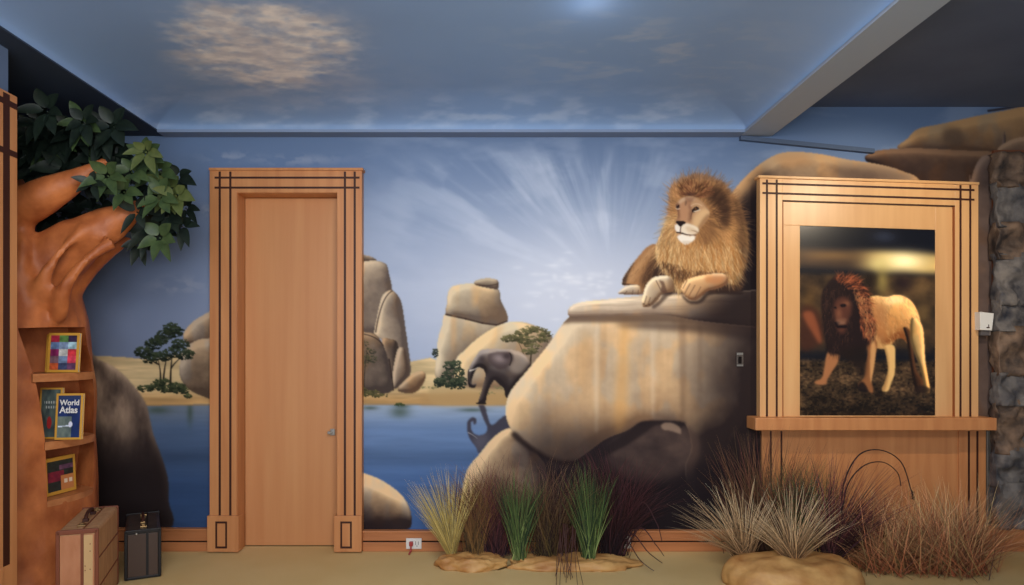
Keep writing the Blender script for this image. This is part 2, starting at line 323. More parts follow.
    for pts, col, a, sf in (
        ([(318, 100), (334, 100), (330, 300), (312, 350), (302, 300)], C8(212, 160, 96), .55, 3.0),
        ([(226, 130), (244, 120), (240, 200), (226, 240)], C8(206, 160, 108), .3, 3),
        ([(258, 100), (268, 100), (266, 320), (258, 320)], C8(226, 212, 188), .35, 1.5),
        ([(384, 110), (396, 110), (392, 290), (386, 290)], C8(228, 214, 192), .3, 1.5),
        ([(448, 100), (462, 100), (460, 300), (452, 300)], C8(110, 84, 66), .35, 1.6),
        ([(490, 110), (500, 110), (496, 260), (492, 260)], C8(110, 84, 66), .25, 1.6),
        ([(130, 290), (170, 270), (240, 290), (240, 380), (180, 395), (130, 340)], C8(150, 122, 98), .3, 6),
        ([(330, 95), (620, 100), (760, 150), (760, 170), (600, 135), (480, 118), (330, 106)], C8(60, 46, 42), .75, 3),
        ([(180, 60), (640, 60), (760, 140), (700, 126), (560, 108), (420, 96), (210, 96), (180, 100)], C8(84, 66, 56), .8, 1.6)):
        c.inner(q(BB), q(pts), col, a, sf)
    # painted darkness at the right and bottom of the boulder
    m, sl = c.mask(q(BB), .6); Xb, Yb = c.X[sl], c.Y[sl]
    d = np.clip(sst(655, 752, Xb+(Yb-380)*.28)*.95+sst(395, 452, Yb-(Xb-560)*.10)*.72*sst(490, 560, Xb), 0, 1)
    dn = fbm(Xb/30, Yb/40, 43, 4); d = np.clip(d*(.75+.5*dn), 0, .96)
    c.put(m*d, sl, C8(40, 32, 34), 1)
    BL = q([(60, 345), (110, 375), (165, 403), (205, 412), (240, 392)])
    c.fill(q([(72, 352), (110, 382), (165, 409), (205, 418), (250, 396), (205, 406), (160, 399), (110, 368), (80, 342)]), C8(40, 30, 30), .85, 1.3)
    # stone inside the cave
    IN = [(300, 365), (350, 335), (410, 322), (462, 328), (492, 365), (482, 408), (440, 440), (385, 455), (330, 440), (290, 410)]
    m, sl = c.mask(q(IN), 4); n = fbm(c.X[sl]/16, c.Y[sl]/14, 58, 4)[..., None]
    c.put(m, sl, C8(58, 48, 48)*(1-n)+C8(112, 92, 82)*n, .75)
    c.fill(q([(360, 320), (400, 316), (462, 320), (440, 336), (400, 326), (370, 345), (330, 372), (270, 400), (290, 370), (335, 340)]), C8(42, 34, 36), .85, 1.2)
    c.fill(q([(464, 336), (480, 378), (466, 425), (472, 475), (486, 465), (480, 428), (494, 378), (478, 336)]), C8(78, 62, 56), .7, 2.2)
    c.fill(q([(408, 326), (424, 320), (448, 330), (452, 346), (432, 340), (412, 336)]), C8(142, 120, 104), .85, .8)
    c.fill(q([(380, 462), (440, 448), (500, 414), (560, 405), (680, 380), (800, 400), (800, 640), (250, 640), (300, 480)]), C8(36, 30, 34), .88, 5)
    # ---- shore stone lower left of the lake
    q = lambda p: Z(355, 400, 3.9, p)
    c.rock(q([(-30, 280), (22, 284), (62, 294), (120, 322), (178, 366), (210, 414), (221, 462), (212, 500), (150, 520), (-30, 520)]), C8(200, 178, 150), C8(54, 44, 44), M_SHORE, r=16, amb=.5, k=1.2, seed=51, L=(-.1, -.95), tex=.1)
    c.inner(q([(-30, 280), (22, 284), (62, 294), (120, 322), (178, 366), (210, 414), (221, 462), (212, 500), (-30, 520)]), q([(-20, 400), (30, 430), (60, 480), (150, 500), (100, 530), (-20, 530)]), C8(36, 28, 32), .7, 5)
    # ---- ledge slab under the lion
    q = lambda p: Z(480, 280, 2.25, p)
    SL = [(198, 76), (202, 62), (226, 50), (300, 42), (380, 34), (470, 30), (560, 28), (740, 24), (760, 124), (640, 108), (560, 100), (480, 90), (420, 80), (330, 80), (250, 84), (210, 86)]
    c.rock(q(SL), C8(222, 202, 176), C8(124, 104, 90), M_SLAB, r=5, amb=.72, k=.6, seed=71, L=(-.15, -.95), tex=.07, streak=0)
    m, sl = c.mask(q(SL), .5); n = fbm(c.X[sl]/40, (c.Y[sl]+c.X[sl]*.03)/3.2, 72, 3)
    low = sst(302, 320, c.Y[sl]-(c.X[sl]-560)*.06)
    c.put(m*np.clip((n-.52)*.8+sst(306, 322, c.Y[sl]-(c.X[sl]-560)*.075)*.55, 0, .8), sl, C8(92, 72, 62), 1)
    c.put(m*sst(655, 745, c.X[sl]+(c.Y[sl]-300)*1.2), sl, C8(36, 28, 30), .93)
    paint_big_lion(c)
    return c
def paint_big_lion(c):
    B = lambda p: Z(610, 230, 6.5, p); A = lambda p: Z(650, 170, 7.31, p)
    I = M_LION
    # body and haunch
    BODY = [(190, 330), (230, 240), (300, 130), (420, 200), (700, 200), (860, 260), (850, 395), (640, 410), (350, 420), (200, 415)]
    c.fill(B(BODY), C8(60, 44, 38), 1, 1.2, True, I)
    H = [(80, 332), (100, 290), (140, 230), (185, 172), (240, 112), (284, 92), (306, 112), (306, 200), (270, 300), (235, 385), (205, 398), (180, 362), (92, 360)]
    c.fill(B(H), C8(158, 116, 80), 1, .6, True, I)
    c.inner(B(H), B([(120, 300), (200, 190), (270, 110), (300, 130), (230, 200), (170, 300), (130, 350)]), C8(196, 154, 110), .55, 1.6)
    c.inner(B(H), B([(200, 330), (250, 220), (300, 160), (320, 300), (240, 400)]), C8(62, 44, 36), .85, 2)
    c.inner(B(H), B([(70, 320), (110, 260), (160, 200), (120, 290), (95, 360)]), C8(50, 40, 38), .8, .8)
    c.hair(B(H), 260, 5, lambda x, y: math.radians(120), lambda x, y, r: C8(150, 110, 74)*r.uniform(.6, 1.3), .5, .3, seed=3)
    c.line(B([(82, 352), (130, 352), (190, 362)]), 1.4, C8(40, 30, 28), .8)
    # back paw
    c.rock(B([(55, 414), (70, 392), (100, 368), (145, 356), (185, 360), (202, 385), (206, 418), (120, 420)]), C8(214, 196, 172), C8(120, 98, 82), I, r=2.5, amb=.6, seed=81, tex=.05, edge=.2)
    for a_, b_ in (((150, 392), (144, 418)), ((184, 392), (182, 418)), ((110, 398), (92, 416))): c.line(B([a_, b_]), .7, C8(80, 62, 52), .7, False)
    # mane
    MN = A([(300, 44), (345, 32), (400, 42), (460, 60), (520, 88), (565, 130), (600, 180), (640, 235), (668, 300), (690, 380), (706, 460), (712, 560), (700, 650), (670, 760), (620, 830), (540, 800), (440, 800), (330, 810), (250, 850), (215, 900), (175, 850), (150, 790), (100, 740), (55, 650), (45, 570), (72, 500), (95, 430), (122, 360), (138, 290), (146, 220), (150, 160), (168, 112), (225, 66)])
    c.fill(MN, C8(164, 120, 78), 1, 1.6, True, I)
    cx, cy = A([(300, 330)])[0]
    def mdir(x, y):
        base = math.atan2(y-cy, x-cx)
        if y > cy+8:  # hangs down
            wdn = min(1, (y-cy-8)/25); base = base*(1-wdn)+math.radians(90+(cx+8-x)*.6)*wdn if base > -1.6 else base
            if base < 0: base = math.radians(100)
        return base
    def mcol(x, y, r):
        ax, ay = (x-650)*7.31, (y-170)*7.31
        d = math.exp(-(((ax-490)/95)**2+((ay-290)/170)**2))           # dark sweep beside the cheek
        u = min(1, max(0, (150-ay)/120))
        base = C8(196, 148, 96) if ay > 380 else C8(170, 124, 84)
        if ax < 230 and ay > 330: base = C8(206, 168, 118)
        base = base*(1-u)+C8(146, 112, 88)*u
        k = r.uniform(.62, 1.28)
        c_ = base*k
        if ay > 560 and r.rand() < .4: c_ = C8(226, 194, 148)*r.uniform(.8, 1.05)
        if ax > 600: c_ = c_*.72
        if ay > 720: c_ = c_*.85
        return np.clip(c_*(1-d*.85)+C8(50, 34, 28)*d*.85, 0, 1)
    c.hair(MN, 2300, 10.5, mdir, mcol, 1.0, .42, seed=4, id=None)
    # outer fringe hairs
    P = catmull(MN, 6); rs = np.random.RandomState(8)
    for k in range(900):
        i = rs.randint(len(P)); x, y = P[i]; an = mdir(x, y)+rs.normal()*.2; L = rs.uniform(.5, 2.2)
        x -= math.cos(an)*3; y -= math.sin(an)*3
        c.line([(x, y), (x+math.cos(an)*(L+3), y+math.sin(an)*(L+3))], .7, mcol(x, y, rs), .55)
    # dark gap by cheek/ear
    c.fill(A([(430, 170), (480, 120), (540, 150), (580, 220), (590, 330), (560, 430), (510, 380), (520, 300), (470, 250), (420, 220)]), C8(48, 34, 30), .72, 2.6)
    c.fill(A([(340, 430), (400, 370), (470, 390), (480, 480), (420, 560), (350, 530)]), C8(96, 66, 46), .5, 3)
    c.fill(A([(610, 220), (660, 280), (700, 400), (716, 600), (690, 720), (650, 600), (640, 400)]), C8(52, 38, 34), .5, 2.5)
    # forehead tuft
    c.hair(A([(230, 110), (330, 90), (430, 120), (420, 190), (330, 200), (240, 190)]), 220, 6, lambda x, y: math.atan2(y-197, x-692), lambda x, y, r: C8(118, 76, 54)*r.uniform(.4, 1.3), .8, .6, seed=5)
    c.blob(*A([(300, 178)])[0], 5, 2.2, C8(70, 46, 40), .8)
    # face
    F = [(186, 268), (196, 236), (232, 206), (290, 192), (350, 206), (392, 244), (432, 300), (424, 352), (388, 398), (352, 440), (334, 488), (300, 528), (262, 542), (222, 520), (196, 470), (180, 420), (186, 380), (202, 340), (200, 300)]
    c.fill(A(F), C8(176, 138, 104), 1, .8, True, I)
    c.inner(A(F), A([(330, 330), (400, 280), (440, 310), (400, 400), (345, 430), (310, 400)]), C8(206, 172, 130), .8, 1.6)
    c.inner(A(F), A([(215, 230), (260, 205), (300, 230), (290, 300), (270, 370), (225, 370), (212, 300)]), C8(172, 128, 98), .8, 1.2)
    c.inner(A(F), A([(232, 206), (300, 196), (330, 220), (262, 222), (210, 250)]), C8(196, 168, 140), .7, .8)
    c.inner(A(F), A([(285, 235), (308, 300), (300, 372), (280, 372), (286, 300)]), C8(104, 68, 54), .55, 1)
    c.inner(A(F), A([(180, 262), (200, 240), (215, 260), (212, 350), (196, 340)]), C8(92, 60, 50), .6, .8)
    c.inner(A(F), A([(350, 200), (392, 238), (432, 296), (440, 270), (400, 200)]), C8(110, 76, 58), .7, 1)
    c.inner(A(F), A([(186, 290), (214, 300), (222, 372), (196, 372)]), C8(132, 92, 70), .5, .9)
    c.inner(A(F), A([(372, 380), (424, 320), (436, 360), (370, 440), (338, 500), (330, 470)]), C8(120, 84, 58), .6, 1.2)
    c.inner(A(F), A([(255, 200), (325, 200), (305, 232), (275, 232)]), C8(120, 84, 66), .6, .9)
    # brows, eyes
    c.inner(A(F), A([(262, 222), (272, 240), (262, 262), (252, 244)]), C8(110, 82, 66), .7, .5)
    c.line(A([(300, 262), (340, 232), (378, 262)]), 1.1, C8(200, 172, 140), .7, False)
    c.fill(A([(306, 300), (318, 276), (344, 268), (362, 288), (342, 298), (318, 312)]), C8(38, 26, 26), .95, .35)
    c.line(A([(322, 304), (340, 302), (364, 290)]), 1.0, C8(222, 206, 184), .9, False)
    c.blob(*A([(334, 284)])[0], 1.1, .8, C8(150, 104, 60), .8)
    c.line(A([(310, 306), (298, 330), (300, 360)]), .9, C8(60, 40, 36), .7)
    c.fill(A([(192, 268), (206, 256), (218, 262), (212, 276), (198, 282)]), C8(44, 30, 30), .9, .35)
    c.line(A([(192, 282), (204, 288), (216, 282)]), .9, C8(214, 198, 178), .8, False)
    # muzzle, nose, chin
    c.fill(A([(226, 402), (256, 388), (310, 402), (352, 424), (348, 458), (300, 474), (248, 468), (224, 448)]), C8(222, 208, 188), .95, .7)
    c.inner(A(F), A([(262, 410), (330, 430), (340, 462), (280, 452)]), C8(190, 160, 126), .5, 1)
    c.fill(A([(184, 404), (204, 398), (220, 420), (218, 458), (196, 452), (182, 430)]), C8(226, 218, 208), .95, .5)
    c.fill(A([(188, 378), (214, 372), (246, 374), (260, 386), (240, 400), (226, 414), (206, 402)]), C8(36, 26, 28), 1, .4)
    c.line(A([(226, 410), (222, 440), (220, 458)]), .8, C8(60, 44, 42), .9, False)
    c.line(A([(196, 456), (222, 458), (238, 466)]), 1.1, C8(34, 24, 26), 1, False)
    c.line(A([(236, 462), (270, 480), (338, 474)]), 1.2, C8(34, 24, 26), 1, True)
    c.fill(A([(202, 482), (236, 470), (280, 482), (328, 484), (322, 510), (286, 536), (262, 546), (226, 528), (206, 506)]), C8(230, 222, 210), .97, .6)
    c.inner(A(F), A([(230, 520), (300, 520), (262, 548)]), C8(180, 160, 140), .5, .8)
    for k in range(5): c.line(A([(300+k*9, 440+k*3), (340+k*6, 442+k*6)]), .35, C8(120, 90, 70), .5)
    # long chest locks over everything below the chin
    def lock(x, y, r): return (C8(224, 188, 138) if r.rand() < .5 else C8(170, 116, 66))*r.uniform(.7, 1.05)
    c.hair(B([(330, 120), (420, 80), (560, 90), (760, 60), (850, 120), (820, 260), (700, 270), (560, 280), (470, 290), (400, 230), (340, 180)]), 560, 15, lambda x, y: math.radians(90+(692-x)*.35), lock, .8, .5, seed=12)
    c.hair(B([(340, 200), (420, 220), (560, 260), (720, 260), (760, 280), (560, 300), (450, 320), (380, 270)]), 200, 7, lambda x, y: math.radians(92), lambda x, y, r: C8(90, 62, 44)*r.uniform(.6, 1.2), .8, .55, seed=13)
    # front paws
    P2 = [(208, 486), (212, 430), (232, 362), (266, 318), (310, 300), (372, 298), (408, 330), (416, 392), (370, 410), (336, 420), (310, 456), (272, 490), (232, 504)]
    c.rock(B(P2), C8(222, 204, 176), C8(112, 88, 70), I, r=3.5, amb=.62, seed=82, tex=.05, edge=.25)
    c.inner(B(P2), B([(330, 400), (336, 360), (320, 330), (350, 340), (370, 410)]), C8(86, 62, 52), .7, .6)
    c.inner(B(P2), B([(380, 310), (420, 330), (420, 400), (380, 400)]), C8(120, 90, 66), .6, 1.5)
    for a_, b_ in (((238, 432), (222, 484)), ((262, 440), (244, 492)), ((296, 440), (270, 484)), ((300, 330), (330, 390))): c.line(B([a_, b_]), .9, C8(92, 70, 58), .7, False)
    for p in ((218, 480), (234, 492), (256, 486)): c.blob(*B([p])[0], .9, .8, C8(60, 46, 40), .8)
    P3 = [(464, 388), (472, 356), (500, 324), (545, 306), (620, 290), (690, 282), (742, 286), (768, 316), (756, 356), (690, 384), (636, 398), (600, 428), (556, 456), (520, 452), (488, 428)]
    c.rock(B(P3), C8(220, 190, 152), C8(108, 80, 62), I, r=3.5, amb=.6, seed=83, tex=.05, edge=.25)
    c.inner(B(P3), B([(620, 300), (700, 290), (760, 310), (700, 350), (630, 340)]), C8(176, 112, 70), .6, 1.6)
    for a_, b_ in (((520, 350), (486, 412)), ((552, 360), (512, 430)), ((590, 370), (552, 440)), ((500, 330), (474, 380))): c.line(B([a_, b_]), .9, C8(96, 70, 56), .7, False)
    # shadows the painter laid under the paws
    c.fill(B([(470, 420), (520, 460), (580, 455), (640, 405), (850, 396), (850, 420), (660, 420), (600, 470), (530, 482), (480, 450)]), C8(40, 30, 30), .75, 1)
    c.fill(B([(270, 496), (320, 456), (350, 416), (420, 408), (380, 430), (330, 480), (290, 510)]), C8(60, 46, 42), .7, 1)
def paint_poster():
    """photograph of a walking lion, framed in the cabinet"""
    c = Canvas(798, 222, 938, 418, PK); X, Y = c.X, c.Y
    P1 = lambda p: Z(795, 220, 5.85, p); P2 = lambda p: Z(795, 320, 5.85, p)
    c.rgb[:] = C8(16, 17, 24)
    b = np.clip(np.exp(-((Y-257-(X-868)*.03)/11)**4)*1.0, 0, 1)*(.55+.45*sst(848, 885, X))
    b = np.clip(b*(.75+.45*fbm(X/22, Y/7, 3, 4)), 0, 1); b = gblur(b, 3.5)[..., None]; wv = sst(840, 890, X)[..., None]
    c.rgb = c.rgb*(1-b)+(C8(120, 88, 58)*(1-wv)+C8(206, 172, 104)*wv)*b
    c.blob(905, 257, 20, 9, C8(255, 244, 190), .95); c.blob(880, 260, 14, 9, C8(214, 200, 132), .6); c.blob(830, 253, 28, 5, C8(128, 96, 56), .6)
    c.blob(885, 232, 12, 6, C8(44, 50, 66), .7)
    m = sst(268, 276, Y)*sst(360, 340, Y); n = fbm(X/12, Y/10, 14, 4)
    c.rgb = c.rgb*(1-m[..., None]*.8)+(C8(30, 22, 16)*(1-n[..., None])+C8(110, 80, 46)*n[..., None])*m[..., None]*.8
    for (x, y, rx, ry, col, a) in ((883, 278, 7, 14, (150, 132, 72), .7), (870, 278, 6, 8, (30, 22, 16), .8), (905, 280, 9, 8, (38, 26, 26), .8), (922, 285, 10, 8, (120, 92, 56), .6), (808, 300, 7, 16, (92, 66, 34), .6), (925, 310, 8, 14, (110, 86, 50), .6)):
        c.blob(x, y, rx, ry, C8(*col), a)
    g = sst(356, 364, Y)
    n = fbm(X/2.5, Y/1.6, 41, 4)[..., None]; n2 = fbm(X/16, Y/10, 42, 3)[..., None]
    ground = (C8(16, 11, 10)*(1-n)+C8(122, 92, 60)*n)*(.3+1.1*n2)*(1-.35*sst(385, 416, Y)[..., None])
    c.rgb = c.rgb*(1-g[..., None])+ground*g[..., None]
    rs = np.random.RandomState(3)
    for k in range(500):
        x, y = rs.uniform(800, 936), rs.uniform(362, 415)
        c.line([(x, y), (x+rs.normal()*1.5, y-rs.uniform(.5, 2))], .5, C8(150, 126, 84)*rs.uniform(.3, 1.1), .5)
    # second lion at the left edge, out of focus
    c.fill(P1([(30, 520), (70, 495), (110, 510), (150, 560), (160, 700), (30, 760)]), C8(60, 34, 24), .9, 2)
    c.fill(P1([(40, 540), (90, 530), (120, 580), (150, 690), (140, 725), (110, 680), (60, 600)]), C8(134, 72, 44), .8, 1.5)
    # walking lion
    dark = C8(20, 15, 16); gold = C8(222, 176, 108)
    BODY = P1([(420, 470), (470, 430), (540, 436), (590, 422), (640, 428), (690, 460), (725, 520), (742, 580), (750, 640), (720, 720), (680, 730), (640, 690), (600, 690), (560, 735), (520, 750), (460, 740), (400, 700)])
    c.rock(BODY, C8(240, 192, 122), C8(120, 72, 38), None, r=9, amb=.55, k=1.2, seed=6, L=(.3, -.9), tex=.09, edge=.2)
    c.hair(BODY, 500, 5, lambda x, y: math.radians(70), lambda x, y, r: (C8(236, 190, 124) if r.rand() < .5 else C8(160, 106, 62))*r.uniform(.7, 1.1), .8, .3, seed=31)
    c.inner(BODY, P1([(420, 470), (520, 450), (540, 560), (520, 700), (440, 760), (400, 700)]), C8(150, 92, 54), .5, 3)
    c.inner(BODY, P1([(620, 460), (650, 520), (660, 640), (640, 640), (630, 540)]), C8(190, 132, 76), .4, 2)
    c.blob(*P1([(600, 450)])[0], 9, 4, C8(255, 228, 168), .7)
    c.inner(BODY, P1([(430, 620), (520, 720), (580, 700), (560, 760), (420, 760)]), C8(232, 190, 120), .5, 1.5)
    # hind legs
    for pts, col in (([(660, 700), (640, 620), (680, 640), (700, 760), (720, 880), (760, 940), (750, 1010), (715, 1000), (690, 900)], C8(72, 44, 26)),
                     ([(690, 560), (750, 600), (765, 700), (772, 820), (790, 930), (800, 1005), (770, 1010), (755, 930), (735, 850), (700, 760), (680, 680)], C8(226, 180, 112))):
        c.rock(P1(pts), col*1.12, col*.42, None, L=(.9, -.2), r=3, amb=.55, tex=.08, seed=9, edge=.2)
    c.fill(P1([(700, 990), (740, 970), (795, 985), (800, 1010), (720, 1015)]), C8(38, 26, 20), .8, .8)
    # near front legs
    c.fill(P1([(530, 735), (585, 730), (592, 800), (588, 900), (570, 950), (548, 1005), (512, 1000), (530, 950), (548, 880), (540, 800)]), C8(214, 170, 106), 1, .5)
    c.inner(P1([(530, 735), (585, 730), (592, 800), (588, 900), (570, 950), (548, 1005), (512, 1000), (530, 950), (548, 880), (540, 800)]), P1([(525, 740), (550, 800), (552, 900), (530, 1000), (510, 1000)]), C8(140, 96, 54), .6, .8)
    c.fill(P1([(400, 640), (480, 700), (476, 780), (462, 880), (450, 950), (462, 1000), (450, 1018), (420, 1000), (380, 990), (370, 960), (400, 930), (415, 850), (425, 760)]), C8(132, 84, 50), 1, .6)
    c.inner(P1([(400, 640), (480, 700), (476, 780), (462, 880), (450, 950), (462, 1000), (420, 1000), (425, 760)]), P1([(450, 700), (478, 760), (455, 950), (440, 900)]), C8(224, 172, 110), .6, .8)
    c.fill(P1([(370, 965), (400, 950), (430, 1000), (425, 1012), (375, 1005)]), C8(24, 17, 16), .9, .8)
    c.fill(P1([(190, 770), (262, 770), (250, 830), (220, 880), (185, 940), (180, 965), (130, 968), (108, 950), (150, 930), (165, 880)]), C8(150, 98, 62), 1, .7)
    # dark mane mass
    MAN = P1([(150, 440), (170, 380), (215, 330), (260, 305), (320, 305), (370, 325), (420, 390), (440, 440), (450, 520), (470, 600), (470, 680), (440, 720), (400, 760), (340, 800), (260, 790), (195, 780), (170, 700), (160, 600), (150, 520)])
    c.fill(MAN, C8(32, 21, 19), 1, 1.2)
    c.hair(P1([(320, 310), (370, 330), (430, 420), (450, 520), (470, 620), (440, 700), (390, 640), (370, 520), (340, 420), (250, 360), (220, 340), (260, 310)]), 520, 6, lambda x, y: math.atan2(y-300, x-838)+.5, lambda x, y, r: (C8(196, 104, 62) if r.rand() < .5 else C8(132, 66, 40))*r.uniform(.4, 1.15), .8, .6, seed=2)
    c.hair(P1([(340, 380), (430, 440), (470, 560), (480, 680), (420, 680), (400, 560)]), 200, 5, lambda x, y: math.radians(100), lambda x, y, r: C8(220, 150, 94)*r.uniform(.5, 1.05), .7, .5, seed=21)
    c.hair(P1([(160, 400), (240, 370), (320, 420), (340, 560), (330, 780), (200, 780), (165, 600)]), 400, 6, lambda x, y: math.radians(95), lambda x, y, r: C8(58, 38, 30)*r.uniform(.3, 1.3), .8, .5, seed=22)
    c.fill(P1([(270, 760), (400, 740), (420, 800), (400, 930), (330, 830), (260, 800)]), C8(28, 20, 16), .85, 2)
    # face
    c.fill(P1([(225, 500), (240, 460), (285, 440), (325, 470), (330, 530), (305, 590), (290, 650), (262, 660), (240, 620), (228, 560)]), C8(84, 48, 36), .85, 1.6)
    c.blob(*P1([(255, 540)])[0], 3.5, 6, C8(128, 80, 56), .6); c.blob(*P1([(300, 480)])[0], 4, 2.6, C8(140, 92, 64), .5)
    c.fill(P1([(262, 488), (290, 480), (300, 496), (272, 502)]), C8(22, 14, 14), .9, .4); c.fill(P1([(222, 505), (238, 498), (240, 512)]), C8(22, 14, 14), .9, .4)
    c.fill(P1([(228, 592), (262, 590), (250, 610), (236, 610)]), C8(18, 12, 14), 1, .5)
    c.fill(P1([(240, 575), (300, 570), (290, 600), (250, 596)]), C8(150, 108, 82), .4, 1)
    c.fill(P1([(238, 612), (292, 608), (300, 625), (250, 628)]), C8(16, 10, 12), .9, .6)
    c.fill(P1([(245, 590), (290, 590), (285, 608), (250, 608)]), C8(150, 112, 88), .4, .9)
    return c
# ---------------------------------------------------------------- helpers
def wx(px, y): return (px-VX)*(y+D)/F
def wz(py, y): return HC-(py-VY)*(y+D)/F
def lin(c):
    c = np.asarray(c, float); return np.where(c <= .04045, c/12.92, ((c+.055)/1.055)**2.4)
def L8(r, g, b, k=1.): v = lin(np.array([r, g, b])/255)*k; return (float(v[0]), float(v[1]), float(v[2]), 1)
MATS = {}
def mat(name, base, rough=.6, spec=.4, metal=0, noise_=None, bump=0, bscale=40, attr=None, gain=1):
    """noise_ = (scale xyz, second colour, strength)"""
    if name in MATS: return MATS[name]
    m = bpy.data.materials.new(name); m.use_nodes = True; nt = m.node_tree; b = nt.nodes['Principled BSDF']
    b.inputs['Roughness'].default_value = rough; b.inputs['Specular IOR Level'].default_value = spec; b.inputs['Metallic'].default_value = metal
    tc = nt.nodes.new('ShaderNodeTexCoord')
    if attr:
        a = nt.nodes.new('ShaderNodeAttribute'); a.attribute_name = attr
        nt.links.new(a.outputs['Color'], b.inputs['Base Color'])
    else:
        b.inputs['Base Color'].default_value = base
    if noise_:
        mp = nt.nodes.new('ShaderNodeMapping'); mp.inputs['Scale'].default_value = noise_[0]
        n = nt.nodes.new('ShaderNodeTexNoise'); n.inputs['Scale'].default_value = 1; n.inputs['Detail'].default_value = 6
        r = nt.nodes.new('ShaderNodeValToRGB'); r.color_ramp.elements[0].position = .32; r.color_ramp.elements[1].position = .68
        r.color_ramp.elements[0].color = base; r.color_ramp.elements[1].color = noise_[1]
        nt.links.new(tc.outputs['Object'], mp.inputs['Vector']); nt.links.new(mp.outputs[0], n.inputs['Vector'])
        nt.links.new(n.outputs['Fac'], r.inputs['Fac']); nt.links.new(r.outputs[0], b.inputs['Base Color'])
    if bump:
        n2 = nt.nodes.new('ShaderNodeTexNoise'); n2.inputs['Scale'].default_value = bscale; n2.inputs['Detail'].default_value = 5
        bp = nt.nodes.new('ShaderNodeBump'); bp.inputs['Strength'].default_value = bump; bp.inputs['Distance'].default_value = .01
        nt.links.new(tc.outputs['Object'], n2.inputs['Vector']); nt.links.new(n2.outputs['Fac'], bp.inputs['Height']); nt.links.new(bp.outputs[0], b.inputs['Normal'])
    MATS[name] = m; return m
def org(o):
    v = Vector((0, 0, 0))
    while o: v = v+o.location; o = o.parent
    return v
def obj(name, bm, m, parent=None, smooth=False, local=False):
    me = bpy.data.meshes.new(name)
    if isinstance(bm, bmesh.types.BMesh):
        bmesh.ops.recalc_face_normals(bm, faces=bm.faces); bm.to_mesh(me); bm.free()
    else: me = bm
    o = bpy.data.objects.new(name, me); SC.collection.objects.link(o)
    if parent:
        o.parent = parent
        if not local: me.transform(Matrix.Translation(-org(parent)))
    if m: me.materials.append(m)
    if smooth: me.polygons.foreach_set('use_smooth', [True]*len(me.polygons))
    return o
def tag(o, label=None, cat=None, group=None, kind=None):
    if label: o['label'] = label
    if cat: o['category'] = cat
    if group: o['group'] = group
    if kind: o['kind'] = kind
    return o
def empty(name, loc, label=None, cat=None, group=None, kind=None):
    o = bpy.data.objects.new(name, None); SC.collection.objects.link(o); o.location = loc; o.empty_display_size = .1
    return tag(o, label, cat, group, kind)
def hexa(bm, c, bev=0):
    """c: 8 points, front four then back four, same order"""
    v = [bm.verts.new(p) for p in c]; fs = []
    for q in ((0, 1, 2, 3), (7, 6, 5, 4), (0, 4, 5, 1), (1, 5, 6, 2), (2, 6, 7, 3), (3, 7, 4, 0)): fs.append(bm.faces.new([v[i] for i in q]))
    if bev:
        es = {e for f in fs for e in f.edges}
        bmesh.ops.bevel(bm, geom=list(es), offset=bev, segments=2, affect='EDGES', profile=.5)
def box(bm, x0, x1, y0, y1, z0, z1, bev=0):
    hexa(bm, [(x0, y0, z0), (x1, y0, z0), (x1, y0, z1), (x0, y0, z1), (x0, y1, z0), (x1, y1, z0), (x1, y1, z1), (x0, y1, z1)], bev)
def pbox(bm, x0, x1, ya, yb, yf, ybk, bev=0, dyr=0):
    """a board from photo edges x0..x1 and ya..yb (rows; dyr lowers the right end), front at yf, back at ybk"""
    X0, X1 = wx(x0, yf), wx(x1, yf); a = [(X0, wz(yb, yf)), (X1, wz(yb, yf)), (X1, wz(ya+dyr, yf)), (X0, wz(ya, yf))]
    hexa(bm, [(x, yf, z) for x, z in a]+[(x, ybk, z) for x, z in a], bev)
def B_(): return bmesh.new()
def one(name, m, parent, *boxes, bev=.002, kind=None):
    if name in ('inlay', 'panel_groove', 'picture_surround') and len(boxes) > 1:
        for b in boxes: one(name, m, parent, b, bev=bev)
        return
    bm = B_()
    for b in boxes: pbox(bm, *b[:6], bev=bev, dyr=(b[6] if len(b) > 6 else 0))
    o = obj(name, bm, m, parent); return tag(o, kind=kind) if kind else o
def tube(bm, pts, rad, n=8, cap=True):
    rings = []; P = [Vector(p) for p in pts]
    for i, p in enumerate(P):
        t = (P[min(i+1, len(P)-1)]-P[max(i-1, 0)]).normalized(); a = t.orthogonal().normalized()
        if i and abs(t.dot(prev)) > .2: a = (pa-t*pa.dot(t)).normalized()
        b = t.cross(a); pa = a; prev = t
        r = rad[i] if isinstance(rad, (list, tuple)) else rad
        rings.append([bm.verts.new(p+(a*math.cos(2*math.pi*k/n)+b*math.sin(2*math.pi*k/n))*r) for k in range(n)])
        if i == 0: prev = t; pa = a
    for i in range(len(rings)-1):
        for k in range(n): bm.faces.new([rings[i][k], rings[i][(k+1) % n], rings[i+1][(k+1) % n], rings[i+1][k]])
    if cap: bm.faces.new(rings[0][::-1]); bm.faces.new(rings[-1])
def spline(pts, n=8):
    P = [Vector(p) for p in pts]; out = []
    for i in range(len(P)-1):
        a, b, c, d = P[max(i-1, 0)], P[i], P[i+1], P[min(i+2, len(P)-1)]
        for k in range(n):
            t = k/n; out.append(.5*((2*b)+(c-a)*t+(2*a-5*b+4*c-d)*t*t+(3*b-a-3*c+d)*t**3))
    out.append(P[-1]); return out
def evaluated(o):
    dg = bpy.context.evaluated_depsgraph_get(); dg.update()
    return bpy.data.meshes.new_from_object(o.evaluated_get(dg))

